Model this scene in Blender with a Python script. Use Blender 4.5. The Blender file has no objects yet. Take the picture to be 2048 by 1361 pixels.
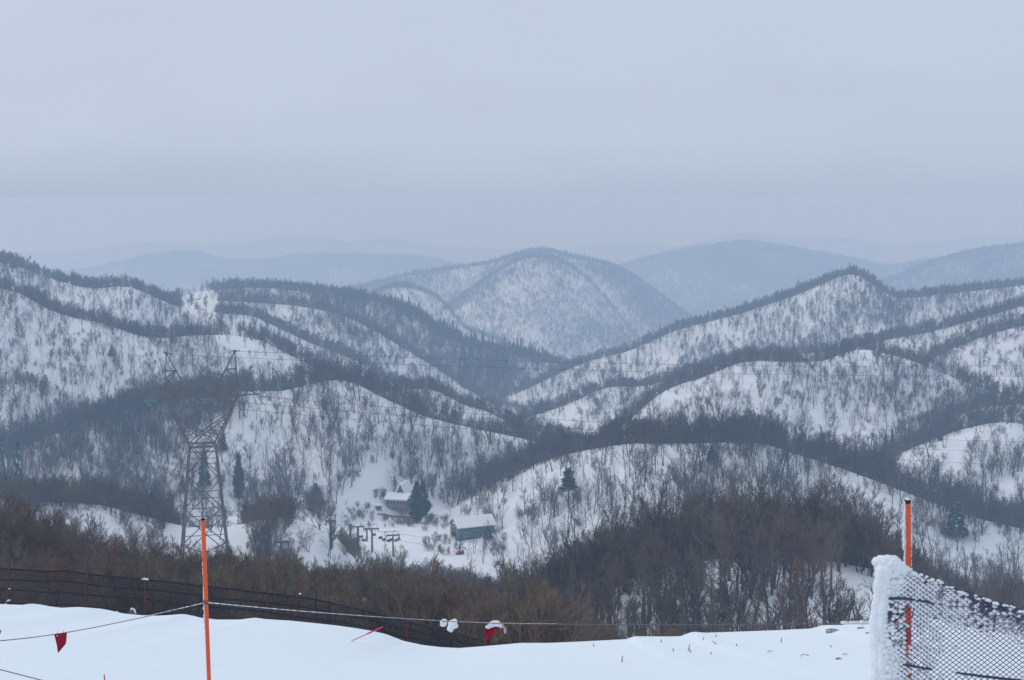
import bpy, bmesh, math, random
import numpy as np
from mathutils import Vector, Matrix
rng = np.random.default_rng(11)
random.seed(5)
scene = bpy.context.scene
COL = scene.collection
# ------------------------------------------------------------------ camera
F = 2813.0; W, HH = 2048, 1361; HOR = 400.0
TH = math.atan((HH/2-HOR)/F); CT, ST = math.cos(TH), math.sin(TH)
def P(px, py, Y):
    """world point at forward distance Y seen at photo pixel (px, py); the camera stands at the origin"""
    px = np.asarray(px, float); py = np.asarray(py, float)
    dx = (px-W/2)/F; dy = (HH/2-py)/F
    s = Y/(CT+dy*ST)
    return dx*s, Y+0*px, (dy*CT-ST)*s
def PV(px, py, Y):
    a = P(px, py, Y); return Vector((float(a[0]), float(a[1]), float(a[2])))
def proj(x, y, z):
    """world -> photo pixel"""
    f = y*CT-z*ST; u = y*ST+z*CT
    return W/2+F*x/f, HH/2-F*u/f
cam = bpy.data.cameras.new('camera'); camo = bpy.data.objects.new('camera', cam); COL.objects.link(camo)
camo.rotation_euler = (math.pi/2-TH, 0, 0)
cam.sensor_width = 36; cam.lens = F/W*36; cam.clip_start = .1; cam.clip_end = 30000
cam.dof.use_dof = True; cam.dof.focus_distance = 60; cam.dof.aperture_fstop = 14
scene.camera = camo
# ------------------------------------------------------------------ noise
def _h(ix, iy, seed):
    n = (ix.astype(np.int64)*374761393+iy.astype(np.int64)*668265263+seed*1274126177) & 0xffffffff
    n = ((n ^ (n >> 13))*1103515245) & 0xffffffff
    n = ((n ^ (n >> 15))*69069) & 0xffffffff
    return ((n ^ (n >> 16)) & 0xffff)/65535.0
def vnoise(x, y, seed=0):
    x = np.asarray(x, float); y = np.asarray(y, float)
    ix = np.floor(x); iy = np.floor(y); fx = x-ix; fy = y-iy
    fx = fx*fx*fx*(fx*(fx*6-15)+10); fy = fy*fy*fy*(fy*(fy*6-15)+10)
    a = _h(ix, iy, seed); b = _h(ix+1, iy, seed); c = _h(ix, iy+1, seed); d = _h(ix+1, iy+1, seed)
    return (a+(b-a)*fx)*(1-fy)+(c+(d-c)*fx)*fy
def fbm(x, y, seed=0, o=3):
    s = 0; a = .5; t = 0
    for k in range(o):
        s = s+a*vnoise(x*2**k, y*2**k, seed+k*7); t += a; a *= .5
    return s/t
# ------------------------------------------------------------------ hills: every ridge has its own crest line, distance and slopes
class Hill:
    def __init__(s, name, label, pts, Y, sf=.5, sb=.45, r=10, df=1/28, db=1/9, h=9, na=2.0, nw=30, kind='forest', endl=None, endr=None, sm=14):
        s.name, s.label = name, label
        px = np.array([p[0] for p in pts], float); py = np.array([p[1] for p in pts], float)
        yy = np.array([p[2] if len(p) > 2 else np.nan for p in pts], float)
        if np.isnan(yy).all(): yy[:] = Y
        else:
            ok = ~np.isnan(yy); yy = np.interp(px, px[ok], yy[ok])
        q = np.arange(px[0], px[-1]+.1, 2.0)
        def sm_(v, g):
            k = int(max(1, g)); ker = np.exp(-.5*(np.arange(-3*k, 3*k+1)/k)**2); ker /= ker.sum()
            lo = 2*v[0]-v[1:3*k+1][::-1] if len(v) > 3*k else np.full(3*k, v[0])
            hi = 2*v[-1]-v[-3*k-1:-1][::-1] if len(v) > 3*k else np.full(3*k, v[-1])
            return np.convolve(np.concatenate([lo, v, hi]), ker, 'valid')
        qy = sm_(np.interp(q, px, py), sm/2); qY = sm_(np.interp(q, px, yy), 20)
        x, _, z = P(q, qy, qY)
        # the ends of a spur run on and sink into the valley
        sl = .5 if endl is None else endl; sr = .5 if endr is None else endr
        n = 40; st = np.linspace(1, 1200, n)
        def fall(d, k): return k*(np.sqrt(d*d+15**2)-15)
        x = np.concatenate([x[0]-st[::-1], x, x[-1]+st]); z = np.concatenate([z[0]-fall(st[::-1], sl), z, z[-1]-fall(st, sr)])
        qY = np.concatenate([np.full(n, qY[0]), qY, np.full(n, qY[-1])])
        s.x, s.z, s.Y = x, z, qY
        s.sf, s.sb, s.r, s.df, s.db, s.h, s.na, s.nw, s.kind = sf, sb, r, df, db, h, na, nw, kind
        s.seed = sum(ord(c)*(i+3) for i, c in enumerate(label)) % 9973
    def t(s, x, y): return np.interp(x, s.x, s.Y)-y
    def H(s, x, y):
        zc = np.interp(x, s.x, s.z); t = s.t(x, y)
        sl = np.where(t > 0, s.sf, s.sb)
        d = sl*(np.sqrt(t*t+s.r**2)-s.r)
        n = (fbm(x/s.nw, y/(s.nw*2.2), s.seed, 3)-.5)*2*s.na*(1-np.exp(-(t/(2.5*s.r))**2))
        return zc-d+n
HILLS = []
def hill(*a, **k): HILLS.append(Hill(*a, **k)); return HILLS[-1]
# far faint ranges
hill('far_mountain', 'faintest pale mountain range, almost lost in the fog', [(-300, 500), (100, 512), (300, 490), (450, 498), (600, 474), (700, 490), (780, 482), (900, 500), (1100, 505), (1250, 492), (1350, 500), (1500, 468), (1580, 484), (1660, 476), (1800, 498), (1900, 486), (2100, 470), (2400, 465)], 5200, sf=.4, sb=.5, r=60, df=1/40, db=1/40, h=12, na=20, nw=220, endl=.1, endr=.1)
hill('far_mountain', 'faint blue range fading into fog left of the central mountain', [(-300, 560), (60, 560), (200, 540), (300, 516), (380, 506), (440, 524), (520, 528), (600, 514), (720, 515), (860, 520), (1000, 560)], 3500, sf=.45, sb=.5, r=60, df=1/14, db=1/14, h=12, na=20, nw=180, endl=.1)
hill('far_mountain', 'faint blue range fading into fog right of the central mountain', [(1150, 570), (1290, 522), (1400, 500), (1490, 488), (1560, 498), (1640, 512), (1780, 540), (1900, 520), (2100, 490), (2400, 480)], 3000, sf=.45, sb=.5, r=60, df=1/14, db=1/14, h=12, na=20, nw=180, endr=.1)
hill('far_mountain', 'pale wooded mountain flank behind the right-hand ridge', [(1650, 600), (1790, 562), (1860, 532), (1930, 512), (2000, 500), (2100, 492), (2400, 500)], 2150, sf=.5, sb=.5, r=40, df=1/13, db=1/14, h=10, na=10, nw=120, endr=.1)
# central mountain: shoulders and its front spur
hill('mountain', 'broad rounded snowy mountain wooded with bare trees in the centre', [(680, 585), (780, 562), (830, 549), (900, 540), (960, 532), (1020, 518), (1050, 506), (1080, 502), (1120, 508), (1150, 518), (1210, 528), (1250, 545), (1290, 572), (1330, 600), (1365, 625), (1400, 650)], 1950, sf=.55, sb=.6, r=30, df=1/13, db=1/12, h=7.5, na=9, nw=70)
hill('mountain', 'steep front spur of the central mountain with snow between thin trees', [(850, 660), (875, 630), (905, 610), (950, 576), (1000, 541), (1040, 520), (1075, 512), (1110, 518), (1140, 533), (1175, 560), (1205, 590), (1235, 630), (1265, 668), (1300, 705)], 1780, sf=.6, sb=.6, r=14, df=1/13, db=1/11, h=7.5, na=9, nw=55)
hill('mountain', 'lower left shoulder of the central mountain', [(740, 595), (790, 572), (830, 578), (870, 592), (900, 622), (930, 660)], 1500, sf=.5, sb=.5, r=14, df=1/14, db=1/11, h=7.5, na=5, nw=50)
# left side ridges
hill('ridge', 'dark densely wooded ridge descending from the left to the conifer stand', [(340, 600), (370, 590), (420, 580), (500, 575), (560, 578), (620, 585), (680, 592), (750, 602), (800, 617), (850, 642), (890, 668), (930, 690), (1000, 706), (1050, 714), (1100, 724), (1130, 735)], 930, sf=.42, sb=.5, r=10, df=1/6, db=1/6, h=7.5, na=4.5, nw=40)
hill('ridge', 'snowy spur with thin trees below the dark wooded ridge', [(400, 600), (440, 602), (480, 604), (530, 607), (600, 612), (650, 622), (700, 636), (760, 668), (820, 705), (870, 735), (920, 770), (960, 795), (985, 808)], 830, sf=.45, sb=.5, r=9, df=1/11, db=1/6, h=6.8, na=4.5, nw=35)
hill('ridge', 'long snowy spur sweeping down from the upper left edge', [(-300, 480), (-100, 505), (0, 524), (40, 535), (70, 548), (110, 561), (150, 572), (185, 578), (205, 577), (235, 572), (262, 574), (290, 585), (325, 603), (350, 612), (395, 620), (450, 628), (505, 631), (540, 648), (580, 668), (640, 695), (700, 716), (740, 738), (780, 765)], 720, sf=.5, sb=.5, r=8, df=1/11, db=1/5.5, h=6.8, na=4, nw=32, endl=.0)
hill('ridge', 'broad snowy hillside with bare trees at the left edge', [(-300, 540), (-100, 560), (0, 577), (44, 590), (85, 617), (144, 637), (191, 644), (222, 654), (256, 666), (284, 675), (325, 677), (376, 671), (420, 671), (448, 669), (478, 673), (523, 682), (581, 712), (625, 735), (670, 765)], 560, sf=.55, sb=.45, r=7, df=1/9, db=1/4.5, h=7, na=4, nw=30, endl=.0)
hill('ridge', 'small dark wooded knoll low on the left edge', [(-200, 745), (0, 768), (55, 772), (100, 806), (150, 850)], 500, sf=.5, sb=.45, r=6, df=1/10, db=1/5, h=8, na=2.4, nw=25, endl=.0)
hill('ridge', 'short snowy spur pointing at the junction of the valleys', [(700, 800), (760, 785), (802, 780), (837, 779), (869, 780), (892, 791), (923, 811), (962, 819), (990, 831), (1021, 849), (1080, 865), (1111, 873), (1142, 889), (1170, 905)], 530, sf=.5, sb=.45, r=6, df=1/8, db=1/5, h=6.8, na=2.4, nw=25)
hill('ridge', 'round snowy hill with bare trees behind the steel pylon', [(-200, 940), (0, 905), (44, 893), (102, 873), (154, 850), (205, 832), (273, 812), (330, 798), (400, 789), (475, 784), (513, 784), (560, 784), (598, 775), (625, 766), (673, 760), (700, 764), (728, 776), (759, 795), (806, 815), (845, 834), (900, 848), (940, 857), (1000, 870), (1050, 880), (1095, 892), (1140, 912)], 450, sf=.55, sb=.45, r=6, df=1/10, db=1/4.5, h=7.6, na=3.2, nw=22, endl=.1)
# right side ridges
hill('ridge', 'long snowy ridge climbing to a rounded top on the right', [(985, 815), (1000, 802), (1060, 776), (1120, 746), (1180, 721), (1250, 706), (1300, 684), (1350, 661), (1400, 648), (1480, 628), (1540, 608), (1580, 596), (1640, 571), (1680, 553), (1705, 546), (1730, 555), (1760, 582), (1790, 598), (1850, 593), (1950, 582), (2048, 571), (2300, 540)], 860, sf=.5, sb=.5, r=8, df=1/10, db=1/5.5, h=6.6, na=4, nw=35, endr=.0)
hill('ridge', 'snowy shoulder below the long right ridge', [(1030, 850), (1056, 834), (1099, 823), (1154, 803), (1197, 780), (1232, 773), (1263, 774), (1290, 774), (1340, 760), (1400, 737), (1500, 712), (1600, 708), (1700, 700), (1760, 683), (1862, 665), (1965, 637), (2048, 612), (2300, 560)], 660, sf=.5, sb=.5, r=7, df=1/10, db=1/5, h=6.4, na=3.2, nw=30, endr=.0)
hill('ridge', 'snowy spur at the right edge above the round hill', [(1800, 760), (1840, 740), (1870, 716), (1914, 696), (1982, 669), (2048, 651), (2300, 600)], 600, sf=.5, sb=.5, r=7, df=1/9, db=1/4.5, h=7, na=3.2, nw=30, endr=.0)
hill('ridge', 'round topped snowy hill on the right with thin trees', [(1200, 895), (1235, 860), (1275, 831), (1314, 792), (1349, 773), (1401, 758), (1452, 737), (1487, 724), (1521, 722), (1570, 725), (1623, 726), (1657, 721), (1692, 707), (1719, 699), (1743, 700), (1777, 709), (1828, 722), (1880, 745), (1950, 772), (2048, 802), (2200, 850)], 520, sf=.55, sb=.45, r=6, df=1/9.5, db=1/4.5, h=6.6, na=3.2, nw=24)
hill('ridge', 'thin snowy crest under the dark band at the right edge', [(1780, 880), (1850, 851), (1914, 836), (1980, 814), (2048, 809), (2300, 840)], 470, sf=.5, sb=.45, r=6, df=1/8, db=1/4, h=6.6, na=1, nw=24, endr=.1)
hill('ridge', 'snowy hill with crooked trees at the lower right edge', [(1760, 940), (1787, 922), (1828, 901), (1883, 877), (1931, 860), (1982, 848), (2016, 845), (2048, 849), (2300, 900)], 420, sf=.5, sb=.45, r=6, df=1/9, db=1/4.5, h=7, na=3.2, nw=24, endr=.1)
hill('ridge', 'near snowy hill with bare trees beside the green shed', [(840, 1050, 416), (870, 1030, 415), (896, 1017, 413), (934, 997, 410), (975, 976, 406), (1026, 949, 398), (1094, 921, 382), (1163, 904, 365), (1248, 890, 350), (1283, 888, 342), (1353, 890, 340), (1411, 888, 340), (1521, 886, 340), (1562, 898, 340), (1600, 912, 340), (1675, 935, 335), (1750, 962, 330), (1850, 1000, 325), (1960, 1040, 320), (2048, 1060, 320), (2300, 1090, 320)], 345, sf=.45, sb=.45, r=5, df=1/9, db=1/4, h=8.2, na=2.4, nw=20)
hill('ridge', 'snow bank below the pylon', [(-300, 960), (0, 1003), (99, 1009), (144, 1010), (198, 1014), (232, 1024), (273, 1034), (314, 1046), (352, 1056), (420, 1063), (480, 1053), (526, 1040), (547, 1038), (581, 1041), (608, 1048), (645, 1060), (668, 1086), (700, 1130)], 265, sf=.35, sb=.4, r=5, df=1/7, db=1/2.6, h=5.5, na=.8, nw=15, endl=.1)
hill('valley_floor', 'flat snowy clearing around the lodge and the shed', [(560, 975), (650, 985), (720, 990), (800, 990), (900, 991), (960, 992), (1000, 995)], 428, sf=.0, sb=.3, r=4, df=1/60, db=1/40, h=6, na=.4, nw=15, endl=.3, endr=.3)
hill('ridge', 'dark wooded knoll just below the ski slope on the right', [(900, 1330), (1000, 1290), (1080, 1255), (1150, 1222), (1250, 1175), (1350, 1145), (1430, 1130), (1550, 1122), (1650, 1124), (1750, 1145), (1850, 1180), (1950, 1215), (2048, 1235), (2300, 1250)], 150, sf=.15, sb=.4, r=5, df=1/4.5, db=1/2.6, h=7.4, na=.6, nw=12, kind='near')
hill('ridge', 'dark thicket slope just below the ski slope on the left', [(-300, 1120), (0, 1140), (100, 1175), (200, 1195), (400, 1210), (600, 1208), (700, 1204), (800, 1215), (900, 1260), (1000, 1300), (1100, 1340)], 105, sf=.02, sb=.45, r=5, df=1/1.3, db=1/1.5, h=3.8, na=.5, nw=12, kind='near', endl=.1)
LIP = [(-300, 1205), (0, 1217), (28, 1218), (42, 1215), (60, 1219), (100, 1224), (135, 1222), (175, 1225), (215, 1234), (262, 1238), (300, 1239), (330, 1237), (352, 1235), (375, 1241), (420, 1246), (470, 1246), (500, 1242), (520, 1245), (570, 1248), (620, 1253), (665, 1258), (700, 1263), (735, 1269), (765, 1276), (800, 1290), (840, 1299), (880, 1304), (915, 1306), (960, 1303), (1010, 1299), (1040, 1296), (1100, 1296), (1170, 1293), (1260, 1288), (1275, 1282), (1350, 1282), (1372, 1281), (1395, 1272), (1420, 1274), (1480, 1272), (1560, 1269), (1640, 1265), (1665, 1258), (1700, 1258), (1740, 1254), (1800, 1246), (1880, 1244), (1960, 1270), (2048, 1286), (2300, 1300)]
YL = 36.0
_lx, _, _lz = P([p[0] for p in LIP], [p[1] for p in LIP], YL)
_q = np.linspace(_lx[0], _lx[-1], 1400); _qz = np.interp(_q, _lx, _lz)
_k = np.exp(-.5*(np.arange(-12, 13)/1.5)**2); _k /= _k.sum()
_qz = np.convolve(np.pad(_qz, 12, mode='edge'), _k, 'valid')
_smz = np.convolve(np.pad(_qz, 200, mode='edge'), np.ones(401)/401, 'valid')
def near_H(x, y):
    zl = np.interp(x, _q, _qz); zs = np.interp(x, _q, _smz)
    w = np.clip((y-12)/(YL-12), 0, 1)**1.6
    base = zs*(1-w)+zl*w
    f = y/YL
    zin = -1.62+(base+1.62)*(f*.96+.04*f*f)
    zin = zin+.05*(fbm(x/3.0, y/2.2, 91, 3)-.5)+.25*(fbm(x/14.0, y/11.0, 92, 2)-.5)*np.clip(y/10, 0, 1)*np.clip((YL-y)/8, 0, 1)
    zin = zin+.055*np.clip(fbm(x/.55, y/.7, 95, 3)-.52, 0, 1)*np.exp(-((y-YL)/1.6)**2)*4*(fbm(x/5, y*0, 96, 2)) + .030*(fbm(x/.7+.15*y, y/.28, 97, 3)-.5)+.05*(fbm(x/2.6+.3*y, y/.8, 98, 2)-.5)*np.clip((y-9)/6, 0, 1)
    d = y-YL
    zout = zl-.42*(np.sqrt(np.maximum(d, 0)**2+.8**2)-.8)+.4*(fbm(x/6, y/6, 93, 2)-.5)*np.clip(d/5, 0, 1)
    return np.where(d > 0, zout, zin)
def base_H(y): return -np.interp(y, [0, 60, 100, 150, 250, 330, 450, 700, 900, 1500, 3000, 8000], [0, 24, 38, 54, 80, 96, 114, 170, 210, 256, 336, 426])
def HT(x, y):
    """height of the land and the number of the hill it belongs to (-1 ski slope, -2 valley base)"""
    x = np.asarray(x, float); y = np.asarray(y, float)
    best = base_H(y); idx = np.full(best.shape, -2)
    n = near_H(x, y); n = np.where(y < 140, n, -1e9)
    idx = np.where(n > best, -1, idx); best = np.maximum(best, n)
    for i, h in enumerate(HILLS):
        v = h.H(x, y)
        if h.name == 'valley_floor': v = np.where((y < 330), v-(330-y)*.5, v)
        idx = np.where(v > best, i, idx); best = np.maximum(best, v)
    # the pad dug out for the shed, the bank rising along its long side
    if SHED is not None:
        x0, y0, z0, a = SHED; dx, dy = x-x0, y-y0; lx = dx*math.cos(a)+dy*math.sin(a); ly = -dx*math.sin(a)+dy*math.cos(a)
        ex = np.maximum(np.maximum(-lx, lx-10.5), 0); ey = np.maximum(np.maximum(-ly, ly-6), 0); e = np.sqrt(ex*ex+ey*ey)
        lim = z0+.2*np.clip(lx-1.5, 0, 9)+np.maximum(e-.6, 0)*np.where(ly < 0, .5, 1.0)
        k = (e < 9); best = np.where(k, np.minimum(best, lim), best)
        best = np.where(k & (ly < 0) & (lx > -1) & (e < 5), np.maximum(best, lim-np.maximum(e-.6, 0)*.55), best)
    return best, idx
SHED = None
def hit0(px, py, y0, y1):
    ys = np.linspace(y0, y1, 500); x, _, z = P(px, py, ys); h, _ = HT(x, ys); k = np.nonzero(h >= z)[0]
    i = k[0] if len(k) else 499
    return float(x[i]), float(ys[i]), float(h[i])
def ground(x, y): return float(HT(np.array([x]), np.array([y]))[0][0])
_ys = np.linspace(300, 460, 1600); _sx, _, _sz = P(917, 1083, _ys); _sh, _ = HT(_sx, _ys); _i = np.nonzero(_sh >= _sz)[0][0]
SHED = (float(_sx[_i]), float(_ys[_i]), float(_sh[_i]), math.radians(24))
# ------------------------------------------------------------------ materials
def mat(name, col=(.5, .5, .5), rough=.7, metal=0, spec=.3, bump=0, bscale=20, var=0, vscale=5, col2=None, objvar=None, trans=0):
    m = bpy.data.materials.new(name); m.use_nodes = True; nt = m.node_tree; b = nt.nodes['Principled BSDF']
    b.inputs['Base Color'].default_value = (*col, 1); b.inputs['Roughness'].default_value = rough; b.inputs['Metallic'].default_value = metal
    b.inputs['Specular IOR Level'].default_value = spec
    tc = nt.nodes.new('ShaderNodeTexCoord')
    src = None
    if col2 is not None:
        n = nt.nodes.new('ShaderNodeTexNoise'); n.inputs['Scale'].default_value = vscale; n.inputs['Detail'].default_value = 5
        nt.links.new(tc.outputs['Object'], n.inputs['Vector'])
        r = nt.nodes.new('ShaderNodeValToRGB'); r.color_ramp.elements[0].position = .5-max(var, .02); r.color_ramp.elements[1].position = .5+max(var, .02)
        r.color_ramp.elements[0].color = (*col, 1); r.color_ramp.elements[1].color = (*col2, 1)
        nt.links.new(n.outputs['Fac'], r.inputs['Fac']); src = r.outputs['Color']
    if objvar is not None:   # a colour of its own for every plant
        oi = nt.nodes.new('ShaderNodeObjectInfo'); r = nt.nodes.new('ShaderNodeValToRGB')
        els = r.color_ramp.elements
        while len(els) < len(objvar): els.new(.5)
        for i, c in enumerate(objvar): els[i].position = i/(len(objvar)-1); els[i].color = (*c, 1)
        nt.links.new(oi.outputs['Random'], r.inputs['Fac']); src = r.outputs['Color']
    if src is not None: nt.links.new(src, b.inputs['Base Color'])
    if bump:
        n = nt.nodes.new('ShaderNodeTexNoise'); n.inputs['Scale'].default_value = bscale; n.inputs['Detail'].default_value = 6
        nt.links.new(tc.outputs['Object'], n.inputs['Vector'])
        bp = nt.nodes.new('ShaderNodeBump'); bp.inputs['Strength'].default_value = bump; bp.inputs['Distance'].default_value = .05
        nt.links.new(n.outputs['Fac'], bp.inputs['Height']); nt.links.new(bp.outputs['Normal'], b.inputs['Normal'])
    return m
M_SNOW = mat('snow', (.79, .85, .905), .75, spec=.15, bump=.55, bscale=2.2)
M_HILL = mat('hillside_snow', (.82, .855, .905), .8, spec=.1, bump=.3, bscale=.3)
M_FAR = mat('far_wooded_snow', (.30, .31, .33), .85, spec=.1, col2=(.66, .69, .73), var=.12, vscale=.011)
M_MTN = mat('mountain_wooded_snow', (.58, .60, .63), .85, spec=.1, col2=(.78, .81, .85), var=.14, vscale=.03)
M_RIME = mat('rime_snow', (.87, .89, .93), .8, spec=.15, bump=.5, bscale=60)
M_BARK = mat('bark', rough=.9, spec=.1, objvar=[(.10, .076, .060), (.18, .150, .122), (.11, .097, .085), (.14, .096, .078), (.13, .110, .080)])
M_TWIG = mat('twigs', rough=.9, spec=.1, objvar=[(.14, .100, .074), (.23, .180, .125), (.145, .124, .102), (.20, .112, .084), (.185, .152, .098)])
M_FBARK = mat('grey_forest_bark', rough=.9, spec=.1, objvar=[(.060, .050, .048), (.10, .090, .085), (.070, .064, .062), (.085, .064, .058)])
M_FTWIG = mat('grey_forest_twigs', rough=.9, spec=.1, objvar=[(.075, .060, .055), (.12, .105, .095), (.082, .074, .072), (.10, .070, .062)])
M_NEEDLE = mat('conifer_needles', rough=.85, spec=.1, objvar=[(.012, .030, .034), (.020, .044, .042), (.010, .026, .034), (.018, .036, .030)])
M_CTRUNK = mat('conifer_bark', (.05, .038, .032), .9)
# ------------------------------------------------------------------ mesh helper
class MB:
    def __init__(s): s.v = []; s.f = []
    def add(s, v, f):
        n = len(s.v); s.v += [tuple(p) for p in v]; s.f += [tuple(i+n for i in q) for q in f]
    def tube(s, pts, rad, n=6, cap=True):
        pts = [Vector(p) for p in pts]
        if not hasattr(rad, '__len__'): rad = [rad]*len(pts)
        vs = []; m = len(pts)
        for i, p in enumerate(pts):
            d = (pts[min(i+1, m-1)]-pts[max(i-1, 0)]).normalized()
            a = d.orthogonal().normalized() if i == 0 else (a-d*a.dot(d)).normalized()
            b = d.cross(a)
            for k in range(n):
                t = 2*math.pi*k/n; vs.append(p+(a*math.cos(t)+b*math.sin(t))*rad[i])
        fs = [(i*n+k, i*n+(k+1) % n, (i+1)*n+(k+1) % n, (i+1)*n+k) for i in range(m-1) for k in range(n)]
        if cap: fs += [tuple(reversed(range(n))), tuple((m-1)*n+k for k in range(n))]
        s.add(vs, fs)
    def spike(s, a, b, r):
        """a twig: a three-sided needle from a to b"""
        a = Vector(a); b = Vector(b); d = (b-a).normalized(); o = d.orthogonal().normalized(); q = d.cross(o)
        s.add([a+o*r, a-o*r*.5+q*r*.87, a-o*r*.5-q*r*.87, b], [(0, 1, 3), (1, 2, 3), (2, 0, 3)])
    def box(s, c, size, M=None):
        c = Vector(c); h = [x/2 for x in size]
        vs = [Vector((sx*h[0], sy*h[1], sz*h[2])) for sx in (-1, 1) for sy in (-1, 1) for sz in (-1, 1)]
        if M is not None: vs = [M @ v for v in vs]
        s.add([v+c for v in vs], [(0, 1, 3, 2), (4, 6, 7, 5), (0, 4, 5, 1), (2, 3, 7, 6), (0, 2, 6, 4), (1, 5, 7, 3)])
    def mesh(s, name, m, smooth=False):
        me = bpy.data.meshes.new(name); me.from_pydata(s.v, [], s.f); me.materials.append(m)
        if smooth: me.polygons.foreach_set('use_smooth', [True]*len(me.polygons))
        me.update(); return me
    def build(s, name, m, parent=None, smooth=False, loc=None):
        return link(name, s.mesh(name, m, smooth), parent, loc)
def link(name, me, parent=None, loc=None):
    o = bpy.data.objects.new(name, me); COL.objects.link(o)
    if parent is not None: o.parent = parent
    if loc is not None: o.location = loc
    return o
def tag(o, label, cat, group=None):
    o['label'] = label; o['category'] = cat
    if group: o['group'] = group
    return o
def thing(name, label, cat, loc=(0, 0, 0), rz=0, group=None):
    o = bpy.data.objects.new(name, None); COL.objects.link(o); o.location = loc; o.rotation_euler = (0, 0, rz); o.empty_display_size = .1
    return tag(o, label, cat, group)
def struct(name, me, label=None):
    o = link(name, me); o['kind'] = 'structure'
    if label: o['label'] = label
    return o
# ------------------------------------------------------------------ terrain meshes
NU, NR = 620, 860
US = np.linspace(-.62, .62, NU); RS = np.exp(np.linspace(math.log(45.0), math.log(7000.0), NR))
GX = US[None, :]*RS[:, None]; GY = np.repeat(RS[:, None], NU, 1)
GZ, GI = HT(GX, GY)
GZ = np.where(GY < 60, GZ-.12, GZ)
SL = GZ/GY
HORS = np.maximum.accumulate(SL, 0); HORS = np.vstack([np.full((1, NU), SL[0].min()-1), HORS[:-1]])
def grid_mesh(name, verts, faces, m):
    used = np.unique(faces); rem = np.full(len(verts), -1); rem[used] = np.arange(len(used))
    v = verts[used]; f = rem[faces]
    me = bpy.data.meshes.new(name); me.vertices.add(len(v)); me.vertices.foreach_set('co', v.astype(np.float32).ravel())
    me.loops.add(f.size); me.loops.foreach_set('vertex_index', f.astype(np.int32).ravel())
    me.polygons.add(len(f)); me.polygons.foreach_set('loop_start', np.arange(0, f.size, 4, dtype=np.int32)); me.polygons.foreach_set('loop_total', np.full(len(f), 4, np.int32))
    me.update(calc_edges=True); me.validate(); me.polygons.foreach_set('use_smooth', [True]*len(me.polygons))
    me.materials.append(m); return me
GV = np.stack([GX, GY, GZ], -1).reshape(-1, 3)
ii = (np.arange(NR-1)[:, None]*NU+np.arange(NU-1)[None, :])
GF = np.stack([ii, ii+1, ii+NU+1, ii+NU], -1).reshape(-1, 4)
cell = GI[:-1, :-1].reshape(-1)
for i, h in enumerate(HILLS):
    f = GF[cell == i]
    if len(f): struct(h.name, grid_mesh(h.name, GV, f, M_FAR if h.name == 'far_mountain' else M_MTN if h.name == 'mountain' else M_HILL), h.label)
f = GF[cell < 0]
if len(f): struct('valley_ground', grid_mesh('valley_ground', GV, f, M_HILL), 'snow covered ground of the valleys between the hills')
xs = np.concatenate([np.linspace(-42, -16.2, 120), np.linspace(-16, 16, 900), np.linspace(16.2, 42, 120)]); ys = np.concatenate([np.linspace(-14, 10, 50), np.linspace(10.2, 33, 260), np.linspace(33.05, 39, 150), np.linspace(39.3, 50, 24)])
X, Yg = np.meshgrid(xs, ys); Z = near_H(X, np.maximum(Yg, 0.0))
Z = np.where(Yg < 0, -1.62+.28*(-Yg)*.6, Z)
ii = (np.arange(len(ys)-1)[:, None]*len(xs)+np.arange(len(xs)-1)[None, :])
SLOPE_ME = grid_mesh('snow_slope', np.stack([X, Yg, Z], -1).reshape(-1, 3), np.stack([ii, ii+1, ii+len(xs)+1, ii+len(xs)], -1).reshape(-1, 4), M_SNOW)
struct('snow_slope', SLOPE_ME, 'smooth white ski slope in the foreground')
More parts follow.
